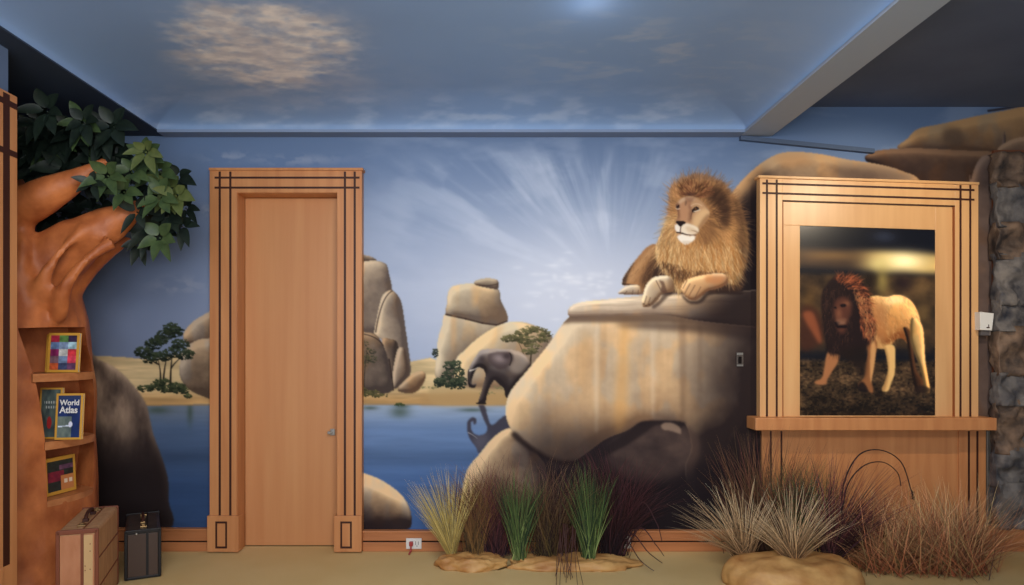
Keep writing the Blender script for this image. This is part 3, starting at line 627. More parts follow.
# ---------------------------------------------------------------- materials
WOOD = mat('honey maple wood', L8(190, 124, 76), .42, .4, noise_=((22, 22, 1.6), L8(206, 142, 90), 1))
WOODL = mat('pale maple veneer', L8(214, 160, 106), .34, .5, noise_=((16, 16, 1.2), L8(226, 176, 120), 1))
WOODD = mat('red oak trim', L8(172, 108, 66), .45, .4, noise_=((1.6, 22, 30), L8(196, 128, 80), 1))
LEAFW = mat('door veneer', L8(196, 132, 84), .40, .4, noise_=((14, 14, .7), L8(206, 146, 96), 1))
INLAY = mat('dark walnut inlay', L8(62, 30, 20), .5, .3)
DARK = mat('dark gap', L8(24, 18, 18), .8, .1)
BARK = mat('sculpted bark', L8(158, 84, 44), .52, .4, noise_=((9, 9, 7), L8(206, 122, 68), 1), bump=.35, bscale=28)
SHELFW = mat('shelf wood', L8(176, 108, 62), .45, .4, noise_=((6, 14, 30), L8(200, 132, 82), 1))
FLOOR = mat('tan carpet', L8(214, 182, 122), .95, .1, noise_=((1.6, 1.6, 1), L8(224, 194, 136), 1), bump=.25, bscale=220)
SKYP = mat('painted sky blue', L8(96, 112, 140), .75, .2)
GREYC = mat('painted dusk ceiling', L8(80, 92, 118), .8, .2, noise_=((1.5, 1.5, 1), L8(94, 106, 132), 1))
BEAMM = mat('painted beam', L8(160, 172, 190), .7, .2)
STONE = mat('grey fieldstone', L8(44, 46, 56), .7, .35, noise_=((12, 12, 9), L8(128, 120, 114), 1), bump=1, bscale=24)
STONE2 = mat('brown fieldstone', L8(50, 42, 40), .7, .35, noise_=((12, 12, 9), L8(138, 112, 92), 1), bump=1, bscale=24)
TANR = mat('tan faux rock', L8(168, 112, 58), .55, .4, noise_=((8, 8, 12), L8(212, 164, 100), 1), bump=.5, bscale=18)
WHITE = mat('white plastic', L8(226, 222, 216), .4, .5)
RED = mat('red plastic', L8(170, 60, 56), .5, .4)
METAL = mat('brushed steel', L8(170, 165, 158), .35, .5, metal=.9)
MG = 1.15                                                   # paint is this much brighter than it shows in the dim room
MURAL = mat('mural paint', None, .7, .12, attr='paint')
PRINT = mat('photographic print', None, .25, .5, attr='paint')
CEILP = mat('painted cloud ceiling', None, .5, .3, attr='paint')
BLADE = mat('dried grass blade', None, .7, .25, attr='paint')

def grid_obj(name, co, quads, col, m, parent=None):
    me = bpy.data.meshes.new(name); nv, nf = len(co), len(quads)
    me.vertices.add(nv); me.vertices.foreach_set('co', np.ascontiguousarray(co, np.float32).ravel())
    me.loops.add(nf*4); me.loops.foreach_set('vertex_index', np.ascontiguousarray(quads, np.int32).ravel())
    me.polygons.add(nf); me.polygons.foreach_set('loop_start', np.arange(0, nf*4, 4, dtype=np.int32))
    me.update(calc_edges=True)
    a = me.color_attributes.new('paint', 'FLOAT_COLOR', 'POINT')
    a.data.foreach_set('color', np.concatenate([col, np.ones((nv, 1))], 1).astype(np.float32).ravel())
    return obj(name, me, m, parent)
def sub(co, quads, col):
    u, inv = np.unique(quads, return_inverse=True); return co[u], inv.reshape(quads.shape), col[u]

# ---------------------------------------------------------------- room shell
ZS = wz(136, 0)                                             # soffit height above the mural
XL, XB0, XB1 = -1.95, wx(739, 0), wx(771, 0)
ZC = HC+1.385; ZR = wz(107, 0)
bm = B_(); box(bm, -3.6, 4.6, -6.4, .3, -.1, 0); tag(obj('floor', bm, FLOOR), kind='structure')
# back wall with the doorway left open
DX0, DX1, DZ1 = wx(236.8, -.06)-.03, wx(337, -.06)+.03, wz(192.8, -.06)+.02
bm = B_()
box(bm, -3.6, DX0, .02, .3, 0, 2.9); box(bm, DX1, 4.6, .02, .3, 0, 2.9); box(bm, DX0, DX1, .02, .3, DZ1, 2.9)
tag(obj('wall_back', bm, SKYP), kind='structure')
bm = B_(); box(bm, -3.6, -3.3, -2.4, .02, 0, 2.46); tag(obj('wall_nook', bm, mat('nook paint', L8(44, 50, 60), .8, .2)), kind='structure')
SW = -2.06
bm = B_(); box(bm, SW-.14, SW, -6.4, -1.18, 0, ZS); tag(obj('wall_left', bm, SKYP), kind='structure')
# ceilings
bm = B_(); box(bm, -3.6, XL, -6.4, 0, ZS, ZS+.06); tag(obj('ceiling', bm, mat('painted soffit', L8(52, 62, 80), .8, .2)), kind='structure')
bm = B_(); box(bm, XB0+.004, XB1, -6.4, 0, ZS-.004, ZR+.02); tag(obj('trim_1', bm, BEAMM), kind='structure')
bm = B_(); box(bm, XB1, 4.6, -6.4, .02, ZR, ZR+.08); tag(obj('ceiling', bm, GREYC), kind='structure')
bm = B_(); box(bm, -3.6, 4.6, -.0, .3, 2.9, 2.98); box(bm, -3.6, XB0, -6.4, 0, 2.75, 2.85); tag(obj('ceiling', bm, GREYC), kind='structure')
# lip at the top of the mural
bm = B_(); X0, X1 = wx(163, 0), wx(738, 0)
box(bm, XL, XB0, -.10, .02, ZS-.008, ZS+.008)
tag(obj('trim_2', bm, mat('painted lip', L8(128, 144, 172), .75, .2)), kind='structure')
bm = B_()
zr = wz(150, 0)
hexa(bm, [(XB0, -.03, ZS-.03), (wx(872, 0), -.03, zr-.025), (wx(872, 0), -.03, zr), (XB0, -.03, ZS-.004), (XB0, .02, ZS-.03), (wx(872, 0), .02, zr-.025), (wx(872, 0), .02, zr), (XB0, .02, ZS-.004)])
tag(obj('trim_3', bm, mat('shade blue ledge', L8(84, 98, 122), .8, .1)), kind='structure')  # darker blue puts the shade of the ledge's underside into the colour

# vaulted cloud ceiling: coves rise from the lip and the side edges into a flat painted panel
def cove_ceiling():
    st = .0085; RX = .41; RZ = ZC-ZS-.008
    xs = np.arange(XL, XB0+st, st); xs[-1] = XB0; ys = np.concatenate([np.arange(-.10, -2.2, -st), np.arange(-2.2, -6.4, -.1)])
    XX, YY = np.meshgrid(xs, ys)
    d = np.minimum(np.minimum(XX-XL, XB0-XX), -.10-YY).clip(0)
    t = (d/RX).clip(0, 1); zz = ZS+.008+RZ*np.sqrt(1-(1-t)**2)
    dd = YY+D; dd = np.where(dd < .3, .3, dd)
    px = VX+XX/dd*F; py = VY-(zz-HC)/dd*F
    base = C8(124, 152, 192)*np.ones(px.shape+(1,)); dark = C8(104, 126, 160)
    k = fbm(XX*1.3, YY*1.6, 5, 4)[..., None]; base = base*(1-k*.4)+dark*k*.4
    # big cream cloud, a fainter one right of the middle and thin wisps
    e = np.exp(-(((px-262+(py-45)*-.35)/92)**2+((py-42)/44)**2)**1.4)
    n = fbm(XX*6, YY*8, 41, 6); n2 = fbm(XX*20, YY*26, 51, 4)
    m = np.clip(sst(.44, .92, n*.6+n2*.4+e*.42)*sst(.02, .55, e)*1.0, 0, 1)[..., None]
    sh = sst(.2, .8, fbm(XX*12+3, YY*20, 71, 5))[..., None]
    base = base*(1-m*.85)+(C8(244, 234, 224)*sh+C8(190, 186, 190)*(1-sh))*m*.85
    e2 = np.exp(-(((px-640)/120)**2+((py-50)/38)**2)); m2 = (sst(.45, .75, fbm(XX*7, YY*14, 91, 6))*e2)[..., None]*.4
    base = base*(1-m2)+C8(190, 188, 192)*m2
    e3 = np.exp(-((py-112)/20)**2); m3 = (sst(.4, .8, fbm(px/26, py/9, 92, 5))*e3)[..., None]*.42
    base = base*(1-m3)+C8(200, 208, 222)*m3
    e4 = np.exp(-(((px-300)/110)**2+((py-92)/26)**2)); m4 = (sst(.25, .75, fbm(XX*8, YY*12, 93, 5))*e4)[..., None]*.45
    base = base*(1-m4)+C8(176, 180, 196)*m4
    H_, W_ = XX.shape; idx = np.arange(H_*W_).reshape(H_, W_)
    q = np.stack([idx[:-1, :-1], idx[:-1, 1:], idx[1:, 1:], idx[1:, :-1]], -1).reshape(-1, 4)
    co = np.stack([XX, YY, zz], -1).reshape(-1, 3)
    o = grid_obj('ceiling', co, q, lin(base.reshape(-1, 3))*1.3, CEILP); tag(o, kind='structure')
    o.data.polygons.foreach_set('use_smooth', [True]*len(o.data.polygons))
cove_ceiling()

# ---------------------------------------------------------------- the mural, painted figure by figure on the back wall
def build_mural():
    c = paint_mural(); H_, W_ = c.X.shape
    rgb = c.rgb.copy()
    for k in range(3): rgb[..., k] = np.clip(gblur(rgb[..., k], .45)*1.05-.04, .02, 1)
    co = np.stack([(c.X-VX)*D/F, np.zeros(c.X.shape), HC-(c.Y-VY)*D/F], -1).reshape(-1, 3)
    col = np.clip(lin(rgb.reshape(-1, 3))*MG, 0, .95)
    idx = np.arange(H_*W_).reshape(H_, W_)
    q = np.stack([idx[:-1, :-1], idx[1:, :-1], idx[1:, 1:], idx[:-1, 1:]], -1)
    Xc, Yc = c.X[:-1, :-1], c.Y[:-1, :-1]; ID = c.id[:-1, :-1]
    keep = ~((Xc > 212) & (Xc < 360) & (Yc > 172)) & ~((Xc > 772) & (Xc < 968) & (Yc > 188)) & (Yc < 549.4) & ~((Yc < 136) & (Xc < 741)) & ~(Xc > 1004) | ((Xc > 1004) & (Yc < 170))
    root = empty('savanna_mural', (0, 0, 0), 'wall painting of a savanna with lion on boulder, elephant, lake and rock towers', 'mural')
    names = {M_SKY: 'painted_sky', M_LAKE: 'painted_lake', M_SAND: 'painted_sand', M_LION: 'painted_lion', M_ELEPHANT: 'painted_elephant', M_BIG: 'painted_boulder',
             M_SLAB: 'painted_ledge', M_REFL: 'painted_reflection', M_LEFTSTACK: 'painted_rock_stack', M_TOWER: 'painted_rock_tower', M_DOME: 'painted_rock_dome', M_ROUND: 'painted_boulder',
             M_SHORE: 'painted_boulder', M_DARKLEFT: 'painted_boulder', M_ACACIA: 'painted_tree', M_TREE2: 'painted_tree', M_BUSH: 'painted_bush', M_CAVE: 'painted_cave',
             M_RIDGE: 'painted_ridge', M_UPPER: 'painted_rock', M_SIDEROCK: 'painted_rock', M_FARROCK: 'painted_rock'}
    labs = {M_BIG: 'huge beige boulder with rust streaks', M_ROUND: 'pale rounded boulder', M_SHORE: 'tan boulder at the lake edge', M_DARKLEFT: 'dark brown boulder'}
    for k, nm in names.items():
        sel = keep & (ID == k)
        if sel.sum() < 4: continue
        a, b, d = sub(co, q[sel], col); o = grid_obj(nm, a, b, d, MURAL, root)
        if k in labs: o['label'] = labs[k]
build_mural()

# ---------------------------------------------------------------- the door
yf = -.06
door = empty('door_1', (wx(287, 0), 0, 0), kind='structure')
one('door_casing', WOOD, door, (209.5, 236.5, 169, 549, yf, .02))
one('door_casing', WOOD, door, (337, 361.8, 169, 549, yf, .02))
one('head_casing', WOOD, door, (236.5, 337, 169, 192.6, yf, .02))
one('crown_edge', WOOD, door, (208.6, 363, 167.6, 170.2, yf-.012, .02))
one('plinth', WOOD, door, (207, 238.5, 516, 552, yf-.014, .0))
one('plinth', WOOD, door, (334, 361.5, 516, 552, yf-.014, .0))
iy = yf-.0015
one('inlay', INLAY, door, (218.6, 220.8, 171.5, 516, iy, yf+.002), (229.2, 231.4, 171.5, 516, iy, yf+.002), (343.8, 346, 171.5, 516, iy, yf+.002), (353.6, 355.8, 171.5, 516, iy, yf+.002), bev=0)
one('inlay', INLAY, door, (214.5, 359.5, 176.6, 178.6, iy-.0006, yf+.002), (214.5, 359.5, 186.6, 188.6, iy-.0006, yf+.002), bev=0)
for a, b in ((215.3, 227), (340.3, 351.8)):
    q_ = yf-.0155
    one('inlay', INLAY, door, (a, b, 521.5, 523.5, q_, yf-.01), (a, b, 546.5, 548.5, q_, yf-.01), (a, a+1.8, 523.5, 546.5, q_, yf-.01), (b-1.8, b, 523.5, 546.5, q_, yf-.01), bev=0)
# reveal (jambs) and leaf, set back in the wall
yd = .072
bm = B_(); box(bm, DX0, DX0+.03, yf+.01, .19, 0, DZ1); obj('jamb', bm, WOOD, door)
bm = B_(); box(bm, DX1-.03, DX1, yf+.01, .19, 0, DZ1); obj('jamb', bm, WOOD, door)
bm = B_(); box(bm, DX0+.03, DX1-.03, yf+.01, .19, DZ1-.02, DZ1); obj('head_jamb', bm, WOOD, door)
bm = B_(); box(bm, DX0+.033, DX1-.033, yd, yd+.05, .008, DZ1-.023, .001); leaf = obj('door_leaf', bm, LEAFW, door)
bm = B_(); X = wx(334, yd); Zh = wz(432, yd)
box(bm, X-.022, X+.008, yd-.012, yd, Zh-.02, Zh+.02, .003); box(bm, X-.03, X-.008, yd-.045, yd-.03, Zh-.009, Zh+.009, .003); box(bm, X-.016, X-.006, yd-.032, yd-.01, Zh-.006, Zh+.006)
obj('door_latch', bm, METAL, leaf)
bm = B_(); box(bm, DX0, DX1, .19, .3, 0, DZ1); tag(obj('wall_back', bm, DARK), kind='structure')

# ---------------------------------------------------------------- baseboard in three runs
def baseboard(n, x0, x1, ya=528.5):
    e = empty('baseboard_'+n, (wx(x0, 0), 0, 0), kind='structure')
    bm = B_(); X0, X1 = wx(x0, -.03), wx(x1, -.03); zt = wz(ya, -.03); zm = wz(541.5, -.03)
    box(bm, X0, X1, -.032, .0, zm+.004, zt-.012, .003); obj('upper_rail', bm, WOODD, e)
    bm = B_(); box(bm, X0, X1, -.042, 0, zt-.012, zt, .003); obj('cap_rail', bm, WOODD, e)
    bm = B_(); box(bm, X0, X1, -.036, .0, 0, zm-.004, .003); obj('lower_rail', bm, WOODD, e)
    bm = B_(); box(bm, X0, X1, -.024, .0, zm-.004, zm+.004); obj('shadow_gap', bm, DARK, e)
baseboard('left', -20, 207.5); baseboard('middle', 363, 774, 530.5); baseboard('right', 979, 1190, 526)

# ---------------------------------------------------------------- left opening trim on the side wall
lt = empty('opening_trim', (SW, -1.2, 0), 'tall maple trim board with dark inlays beside the tree at the left edge', 'trim')
lt.pop('label'); lt.pop('category'); lt['kind'] = 'structure'; lt.name = 'trim_4'
TX = -2.02; ye = 472*0
yE = -D+(-TX)*F/(VX-17.5)                                   # board's far edge
zt = wz(97, yE)
bm = B_(); box(bm, SW-.001, TX, yE-.46, yE, 0, zt, .003); obj('trim_board', bm, WOOD, lt)
bm = B_(); box(bm, SW-.14, SW+.002, -1.18, yE-.0, 0, zt); obj('return_board', bm, WOOD, lt)
def tyx(px): return -D+(-TX)*F/(VX-px)
bm = B_(); box(bm, TX-.003, TX+.0015, tyx(3), tyx(9.5), .3, zt-.01); box(bm, TX-.003, TX+.0015, tyx(-8), tyx(-2), .3, zt-.01)
box(bm, TX-.003, TX+.002, yE-.44, yE-.004, wz(106, yE)-.02, wz(106, yE)+.005); box(bm, TX-.003, TX+.002, yE-.44, yE-.004, wz(154, yE)-.02, wz(154, yE)+.005)
obj('inlay', bm, INLAY, lt)
bm = B_(); box(bm, TX-.002, TX+.012, yE-.47, yE-.10, 0, .30, .004); obj('plinth', bm, WOOD, lt)

# ---------------------------------------------------------------- the sculpted tree with its bookshelf
TC = Vector((-2.56, -.65, 0)); TR = .5
tree = empty('sculpted_tree', (TC.x, TC.y, 0), 'sculpted orange-brown tree with branches, artificial leaves and shelves cut in the trunk', 'tree')
def at(px, py, d): return Vector(((px-VX)*d/F, d-D, HC-(py-VY)*d/F))
def surf(px, py, r=TR):
    """where the sight line of a pixel column meets the trunk"""
    k = (px-VX)/F; a = 1+k*k; b = -2*(k*TC.x+(TC.y+D)); c_ = TC.x**2+(TC.y+D)**2-r*r
    disc = b*b-4*a*c_; d = (-b-math.sqrt(max(disc, 0)))/(2*a); return at(px, py, d)
def build_trunk():
    bm = B_(); cd = TC.y+D
    prof = [(0.0, .56, 0), (.15, .525, 0), (.35, .505, 0), (.6, .5, 0), (1.0, .495, 0), (1.2, .475, 0), (1.36, .455, 0), (1.48, .435, 0), (1.58, .40, 0), (1.66, .35, -.02), (1.73, .26, -.04), (1.78, .12, -.06)]
    tube(bm, [(TC.x+dx, TC.y, z) for z, r, dx in prof], [r for z, r, dx in prof], 48)
    # branches
    tube(bm, spline([at(-24, 262, 3.38), at(10, 214, 3.3), at(42, 197, 3.28), at(76, 180, 3.28), at(108, 160, 3.3)], 6), [.115-.0026*i if i < 14 else .08-.0052*(i-13) for i in range(25)], 20)
    tube(bm, spline([at(38, 285, 3.45), at(66, 250, 3.40), at(104, 228, 3.4), at(147, 203, 3.45)], 6), [.155-.0052*i if i < 14 else .082-.012*(i-13) for i in range(19)], 20)
    tube(bm, spline([at(55, 300, 3.5), at(85, 262, 3.55), at(112, 247, 3.6), at(131, 238, 3.65)], 6), [.10-.0042*i for i in range(19)], 16)
    tube(bm, spline([at(-10, 300, 3.4), at(5, 250, 3.5), at(6, 200, 3.7), at(10, 165, 3.85)], 6), [.16-.005*i for i in range(19)], 16)
    # bark ribs flowing from the trunk into the limbs
    for k, (a, b, c_, e) in enumerate([((30, 330), (44, 280), (62, 250), (88, 228)), ((60, 320), (64, 290), (84, 262), (112, 242)), ((14, 320), (20, 280), (22, 250), (24, 225))]):
        P = spline([at(a[0], a[1], 3.33), at(b[0], b[1], 3.24), at(c_[0], c_[1], 3.24), at(e[0], e[1], 3.32)], 6); tube(bm, P, [.034+.010*math.sin(i*.4) for i in range(len(P))], 10)
    o = obj('trunk', bm, BARK)
    m = o.modifiers.new('r', 'REMESH'); m.mode = 'VOXEL'; m.voxel_size = .018; m.use_smooth_shade = True
    s = o.modifiers.new('s', 'SMOOTH'); s.factor = .6; s.iterations = 9
    me = evaluated(o)
    for v in me.vertices:
        p = v.co; n = noise.noise(p*4.5)*.012+noise.noise(Vector((p.x*16, p.y*16, p.z*5)))*.005
        v.co = p+v.normal*n
    o.modifiers.clear(); o.data = me
    # niche
    n = Vector((.84, -.54, 0)).normalized()
    pts = [(22, 328), (55, 327), (89.5, 327), (90.5, 345), (94, 360), (95.5, 400), (95.5, 440), (93, 488), (70, 499), (47, 506), (47, 480), (45, 442), (41, 410), (36, 382), (28, 350)]
    S = [surf(*p) for p in pts]
    bc = B_(); fr = [bc.verts.new(p+n*.35) for p in S]; bk = [bc.verts.new(p-n*((p-S[7]).dot(n)+.19)) for p in S]
    bc.faces.new(fr); bc.faces.new(bk[::-1])
    for i in range(len(S)): j = (i+1) % len(S); bc.faces.new([fr[i], bk[i], bk[j], fr[j]])
    cu = obj('cutter', bc, None)
    b = o.modifiers.new('b', 'BOOLEAN'); b.operation = 'DIFFERENCE'; b.object = cu; b.solver = 'EXACT'
    me = evaluated(o); o.modifiers.clear(); o.data = me; bpy.data.objects.remove(cu)
    me.transform(Matrix.Translation(-tree.location)); o.parent = tree
    bmx = B_(); bmx.from_mesh(me); bmx.normal_update()
    for e in bmx.edges: e.smooth = not (len(e.link_faces) == 2 and e.calc_face_angle(0) > .7)
    bmx.to_mesh(me); bmx.free()
    if not me.materials: me.materials.append(BARK)
    return o
trunk = build_trunk()
def shelf(pl, pr, th):
    """board with a curved front that follows the trunk; pl, pr = top front corners in the photo"""
    A, Bq = surf(*pl, TR+.012), surf(*pr, TR+.012); z = (A.z+Bq.z)/2
    a0 = math.atan2(A.y-TC.y, A.x-TC.x); a1 = math.atan2(Bq.y-TC.y, Bq.x-TC.x)
    fr = [(TC.x+(TR+.012)*math.cos(a0+(a1-a0)*k/14), TC.y+(TR+.012)*math.sin(a0+(a1-a0)*k/14)) for k in range(15)]
    n = Vector((.84, -.54, 0)).normalized(); bk = [(fr[-1][0]-n.x*.26, fr[-1][1]-n.y*.26), (fr[0][0]-n.x*.42, fr[0][1]-n.y*.42)]
    bm = B_(); P = fr+bk; t = [bm.verts.new((x, y, z)) for x, y in P]; u = [bm.verts.new((x, y, z-th)) for x, y in P]
    bm.faces.new(t); bm.faces.new(u[::-1])
    for i in range(len(P)): j = (i+1) % len(P); bm.faces.new([t[i], t[j], u[j], u[i]])
    obj('shelf', bm, SHELFW, tree); return z
Z1 = shelf((33, 373), (94.5, 372.5), .038); Z2 = shelf((45, 442), (95, 434), .038)
Z3 = (surf(47, 506).z+surf(93, 488).z)/2
Z3 = min(surf(47, 506).z, surf(93, 488).z)+.012
def floorboard():
    global Z3
    A, Bq = surf(47, 506, TR), surf(93, 488, TR); a0 = math.atan2(A.y-TC.y, A.x-TC.x); a1 = math.atan2(Bq.y-TC.y, Bq.x-TC.x)
    z = max(A.z, Bq.z)+.004; Z3 = z
    fr = [(TC.x+(TR+.004)*math.cos(a0+(a1-a0)*k/14), TC.y+(TR+.004)*math.sin(a0+(a1-a0)*k/14)) for k in range(15)]
    n = Vector((.84, -.54, 0)).normalized(); P = fr+[(fr[-1][0]-n.x*.26, fr[-1][1]-n.y*.26), (fr[0][0]-n.x*.42, fr[0][1]-n.y*.42)]
    bm = B_(); t = [bm.verts.new((x, y, z)) for x, y in P]; u = [bm.verts.new((x, y, z-.03)) for x, y in P]
    bm.faces.new(t); bm.faces.new(u[::-1])
    for i in range(len(P)): j = (i+1) % len(P); bm.faces.new([t[i], t[j], u[j], u[i]])
    obj('shelf', bm, SHELFW, tree)
floorboard()

# leaves: sprigs of pointed leaves on short twigs
LEAFS = [mat('leaf green a', L8(54, 72, 44), .5, .4, noise_=((30, 30, 30), L8(72, 90, 52), 1)), mat('leaf green b', L8(20, 30, 26), .5, .4, noise_=((30, 30, 30), L8(32, 44, 34), 1)),
         mat('leaf green c', L8(76, 88, 46), .5, .4, noise_=((30, 30, 30), L8(96, 104, 58), 1))]
rnd = random.Random(11)
def leaf(bm, base, dr, up, L, W):
    dr = dr.normalized(); side = dr.cross(up)
    side = side.normalized() if side.length > .01 else dr.orthogonal().normalized(); nrm = side.cross(dr).normalized()
    prev = None; N = 7
    for i in range(N+1):
        t = i/N; wd = W*math.sin(math.pi*min(1, t**.8*.97+.03))**.8*(1-.25*t); c_ = base+dr*L*t-nrm*0+Vector((0, 0, -1))*L*.28*t*t
        fold = nrm*wd*.28
        row = [bm.verts.new(c_-side*wd+fold), bm.verts.new(c_), bm.verts.new(c_+side*wd+fold)]
        if prev:
            bm.faces.new([prev[0], prev[1], row[1], row[0]]); bm.faces.new([prev[1], prev[2], row[2], row[1]])
        prev = row
def sprig(p, size, n, m, out=Vector((.3, -.7, -.1))):
    bm = B_()
    for k in range(n):
        a = 6.283*k/n+rnd.uniform(-.3, .3)
        d = Vector((math.cos(a), 0, math.sin(a)))+out*rnd.uniform(.3, 1.0); st = p+d.normalized()*size*.12
        leaf(bm, st, d, Vector((rnd.uniform(-.2, .2), -1, .25)), size*rnd.uniform(.6, 1.0), size*rnd.uniform(.2, .27))
    tube(bm, [p-out*.10, p], .004, 5)
    obj('leaf_sprig', bm, m, tree, True)
for (px, py, d, s, n, k) in [(147, 158, 3.38, .13, 7, 0), (160, 172, 3.42, .13, 7, 0), (170, 190, 3.45, .14, 6, 2), (160, 197, 3.38, .13, 6, 0), (132, 172, 3.35, .11, 6, 0),
        (108, 176, 3.22, .12, 6, 0), (92, 184, 3.2, .09, 5, 1), (124, 192, 3.3, .11, 6, 0), (168, 215, 3.5, .13, 7, 1), (182, 226, 3.55, .11, 7, 1), (150, 230, 3.48, .13, 7, 1), (160, 238, 3.42, .14, 6, 0),
        (140, 244, 3.5, .11, 6, 1), (178, 178, 3.6, .13, 7, 1), (150, 184, 3.55, .14, 7, 1), (166, 205, 3.62, .14, 7, 1), (137, 212, 3.36, .11, 5, 1), (186, 208, 3.7, .10, 6, 1), (124, 160, 3.5, .12, 6, 1),
        (146, 152, 3.3, .11, 6, 2), (158, 226, 3.6, .13, 7, 1), (140, 200, 3.6, .13, 7, 1), (176, 196, 3.4, .13, 5, 2)]:
    sprig(at(px, py, d), s, n, LEAFS[k])
for i in range(54):
    px, py = rnd.uniform(20, 116), rnd.uniform(104, 182)
    if py < 96+(px-20)*.16+10 or (px > 92 and py < 122): continue
    d = rnd.uniform(3.42, 3.85); z = HC-(py-VY)*d/F
    if z > 2.30: d = (2.30-HC)*F/(VY-py)
    sprig(at(px, py, d), rnd.uniform(.12, .17), 6, LEAFS[1] if rnd.random() < .85 else LEAFS[0])
for (px, py) in [(60, 214), (75, 224), (48, 210), (88, 210), (100, 205), (118, 170)]:
    sprig(at(px, py, 3.72), .14, 6, LEAFS[1])

# ---------------------------------------------------------------- books
YEL = mat('yellow cover border', L8(206, 152, 58), .4, .4); PAGES = mat('book pages', L8(206, 196, 176), .8, .2)
COVER = mat('printed cover', None, .35, .4, attr='paint')
def cover_art(kind, W=48, H=60):
    rs = np.random.RandomState(kind+3); a = np.zeros((H, W, 3)); yy, xx = np.mgrid[0:H, 0:W]; u, v = xx/(W-1), yy/(H-1)
    if kind == 0:
        a[:] = C8(120, 130, 140)
        cells = [[(150, 40, 60), (90, 130, 70), (50, 36, 60)], [(96, 120, 160), (120, 140, 170), (150, 180, 190)], [(130, 40, 90), (190, 190, 185), (190, 50, 60)], [(120, 90, 100), (110, 130, 160), (200, 60, 80)], [(196, 90, 50), (60, 70, 100), (96, 60, 90)]]
        for r in range(5):
            for k in range(3):
                ys = slice(int(r*H/5), int((r+1)*H/5)); xs = slice(int(k*W/3), int((k+1)*W/3)); a[ys, xs] = C8(*cells[r][k])
        a *= (.7+.6*fbm(xx/6., yy/6., 4, 3))[..., None]
    elif kind == 1:
        a[:] = C8(30, 48, 96); a *= (.7+.6*fbm(xx/12., yy/14., 8, 3))[..., None]; lo = (v > .5) & (u < .62); n = fbm(xx/7., yy/7., 18, 3)
        a[lo] = (C8(70, 84, 84)*(1-n[..., None])+C8(120, 130, 120)*n[..., None])[lo]
        for k in range(60): t = k/59; a[int((.74-.02*t)*H), int((.05+.5*t)*W)] = C8(214, 224, 232); a[int((.73-.02*t)*H), int((.05+.5*t)*W)] = C8(190, 200, 220)
        m = (np.hypot((u-.58)*1.0, (v-.69)*1.3) < .09); a[m] = C8(210, 210, 226)
        a[(v < .09)] = C8(44, 56, 92)
    elif kind == 2:
        n = fbm(xx/9., yy/12., 28, 3)[..., None]; a[:] = C8(40, 52, 58)*(1-n)+C8(110, 124, 112)*n
        a[(v > .24) & (v < .30) & (u > .15) & (u < .8) & ((xx//3) % 2 == 0)] = C8(170, 176, 170); a[(v > .34) & (v < .40) & (u > .2) & (u < .85) & ((xx//3) % 2 == 0)] = C8(160, 168, 164)
        a[np.hypot(u-.45, v-.7) < .13] = C8(150, 40, 42)
    else:
        n = fbm(xx/8., yy/8., 38, 3)[..., None]; a[:] = C8(16, 18, 30)*(1-n)+C8(40, 60, 50)*n
        m = (v > .35) & (v < .68) & (u < .62); a[m] = (C8(150, 36, 60)*n+C8(70, 20, 40)*(1-n))[m]
        m = (v < .32) & (u > .45) & (v > .16); a[m] = (C8(140, 90, 120)*n+C8(30, 24, 40)*(1-n))[m]
        m = (v > .52) & (u > .5); a[m] = C8(190, 120, 70)
        m = (v > .66) & (v < .78) & (u > .56) & (u < .95) & ((xx//3) % 3 != 0); a[m] = C8(226, 206, 180)
    return a
def book(label, p, yaw, lean, W, Hh, kind, title=None, art_w=None):
    """p = bottom front left corner on the shelf; yaw about z, leaning back"""
    e = empty('book', p, label, 'book', 'yellow-bordered books on the tree shelves'); e.rotation_euler = (-lean, 0, yaw)
    T = .018
    def lobj(nm, bm, m, par=e): return obj(nm, bm, m, par, local=True)
    bm = B_(); box(bm, 0, W, 0, .0025, 0, Hh, .0008); cov = lobj('front_cover', bm, YEL)
    bm = B_(); box(bm, 0, W, T-.0025, T, 0, Hh, .0008); lobj('back_cover', bm, YEL)
    bm = B_(); box(bm, 0, .002, .0025, T-.0025, 0, Hh); lobj('spine', bm, YEL)
    bm = B_(); box(bm, .002, W-.003, .0025, T-.0025, .003, Hh-.003); lobj('page_block', bm, PAGES)
    a = cover_art(kind); H_, W_ = a.shape[:2]; b_ = W*.085
    xx, zz = np.meshgrid(np.linspace(b_, W-b_, W_), np.linspace(Hh-b_, b_, H_))
    idx = np.arange(H_*W_).reshape(H_, W_); q = np.stack([idx[:-1, :-1], idx[1:, :-1], idx[1:, 1:], idx[:-1, 1:]], -1).reshape(-1, 4)
    co = np.stack([xx, np.full(xx.shape, -.0006), zz], -1).reshape(-1, 3)
    me_ = grid_obj('cover_picture', co, q, lin(a.reshape(-1, 3))*1.1, COVER); me_.parent = cov
    if title:
        for s_, zz_, wdt in title:
            cu = bpy.data.curves.new('t', 'FONT'); cu.body = s_; cu.size = .05; cu.extrude = .0004; cu.offset = .0012
            to = bpy.data.objects.new('t', cu); SC.collection.objects.link(to); me = evaluated(to); bpy.data.objects.remove(to)
            xs = [v.co.x for v in me.vertices]; k = wdt/(max(xs)-min(xs)); x0 = min(xs)
            me.transform(Matrix.Translation((-x0, 0, 0))); me.transform(Matrix.Diagonal((k, k*1.15 if s_ == 'World' else k*1.1, 1, 1))); me.transform(Matrix.Rotation(math.pi/2, 4, 'X')); me.transform(Matrix.Translation((W*.14, -.0012, zz_)))
            me.materials.clear(); lobj('title_lettering', me, WHITE, cov)
    return e
def onshelf(px, d, z): X = (px-VX)*d/F; return Vector((X, d-D, z+.002))
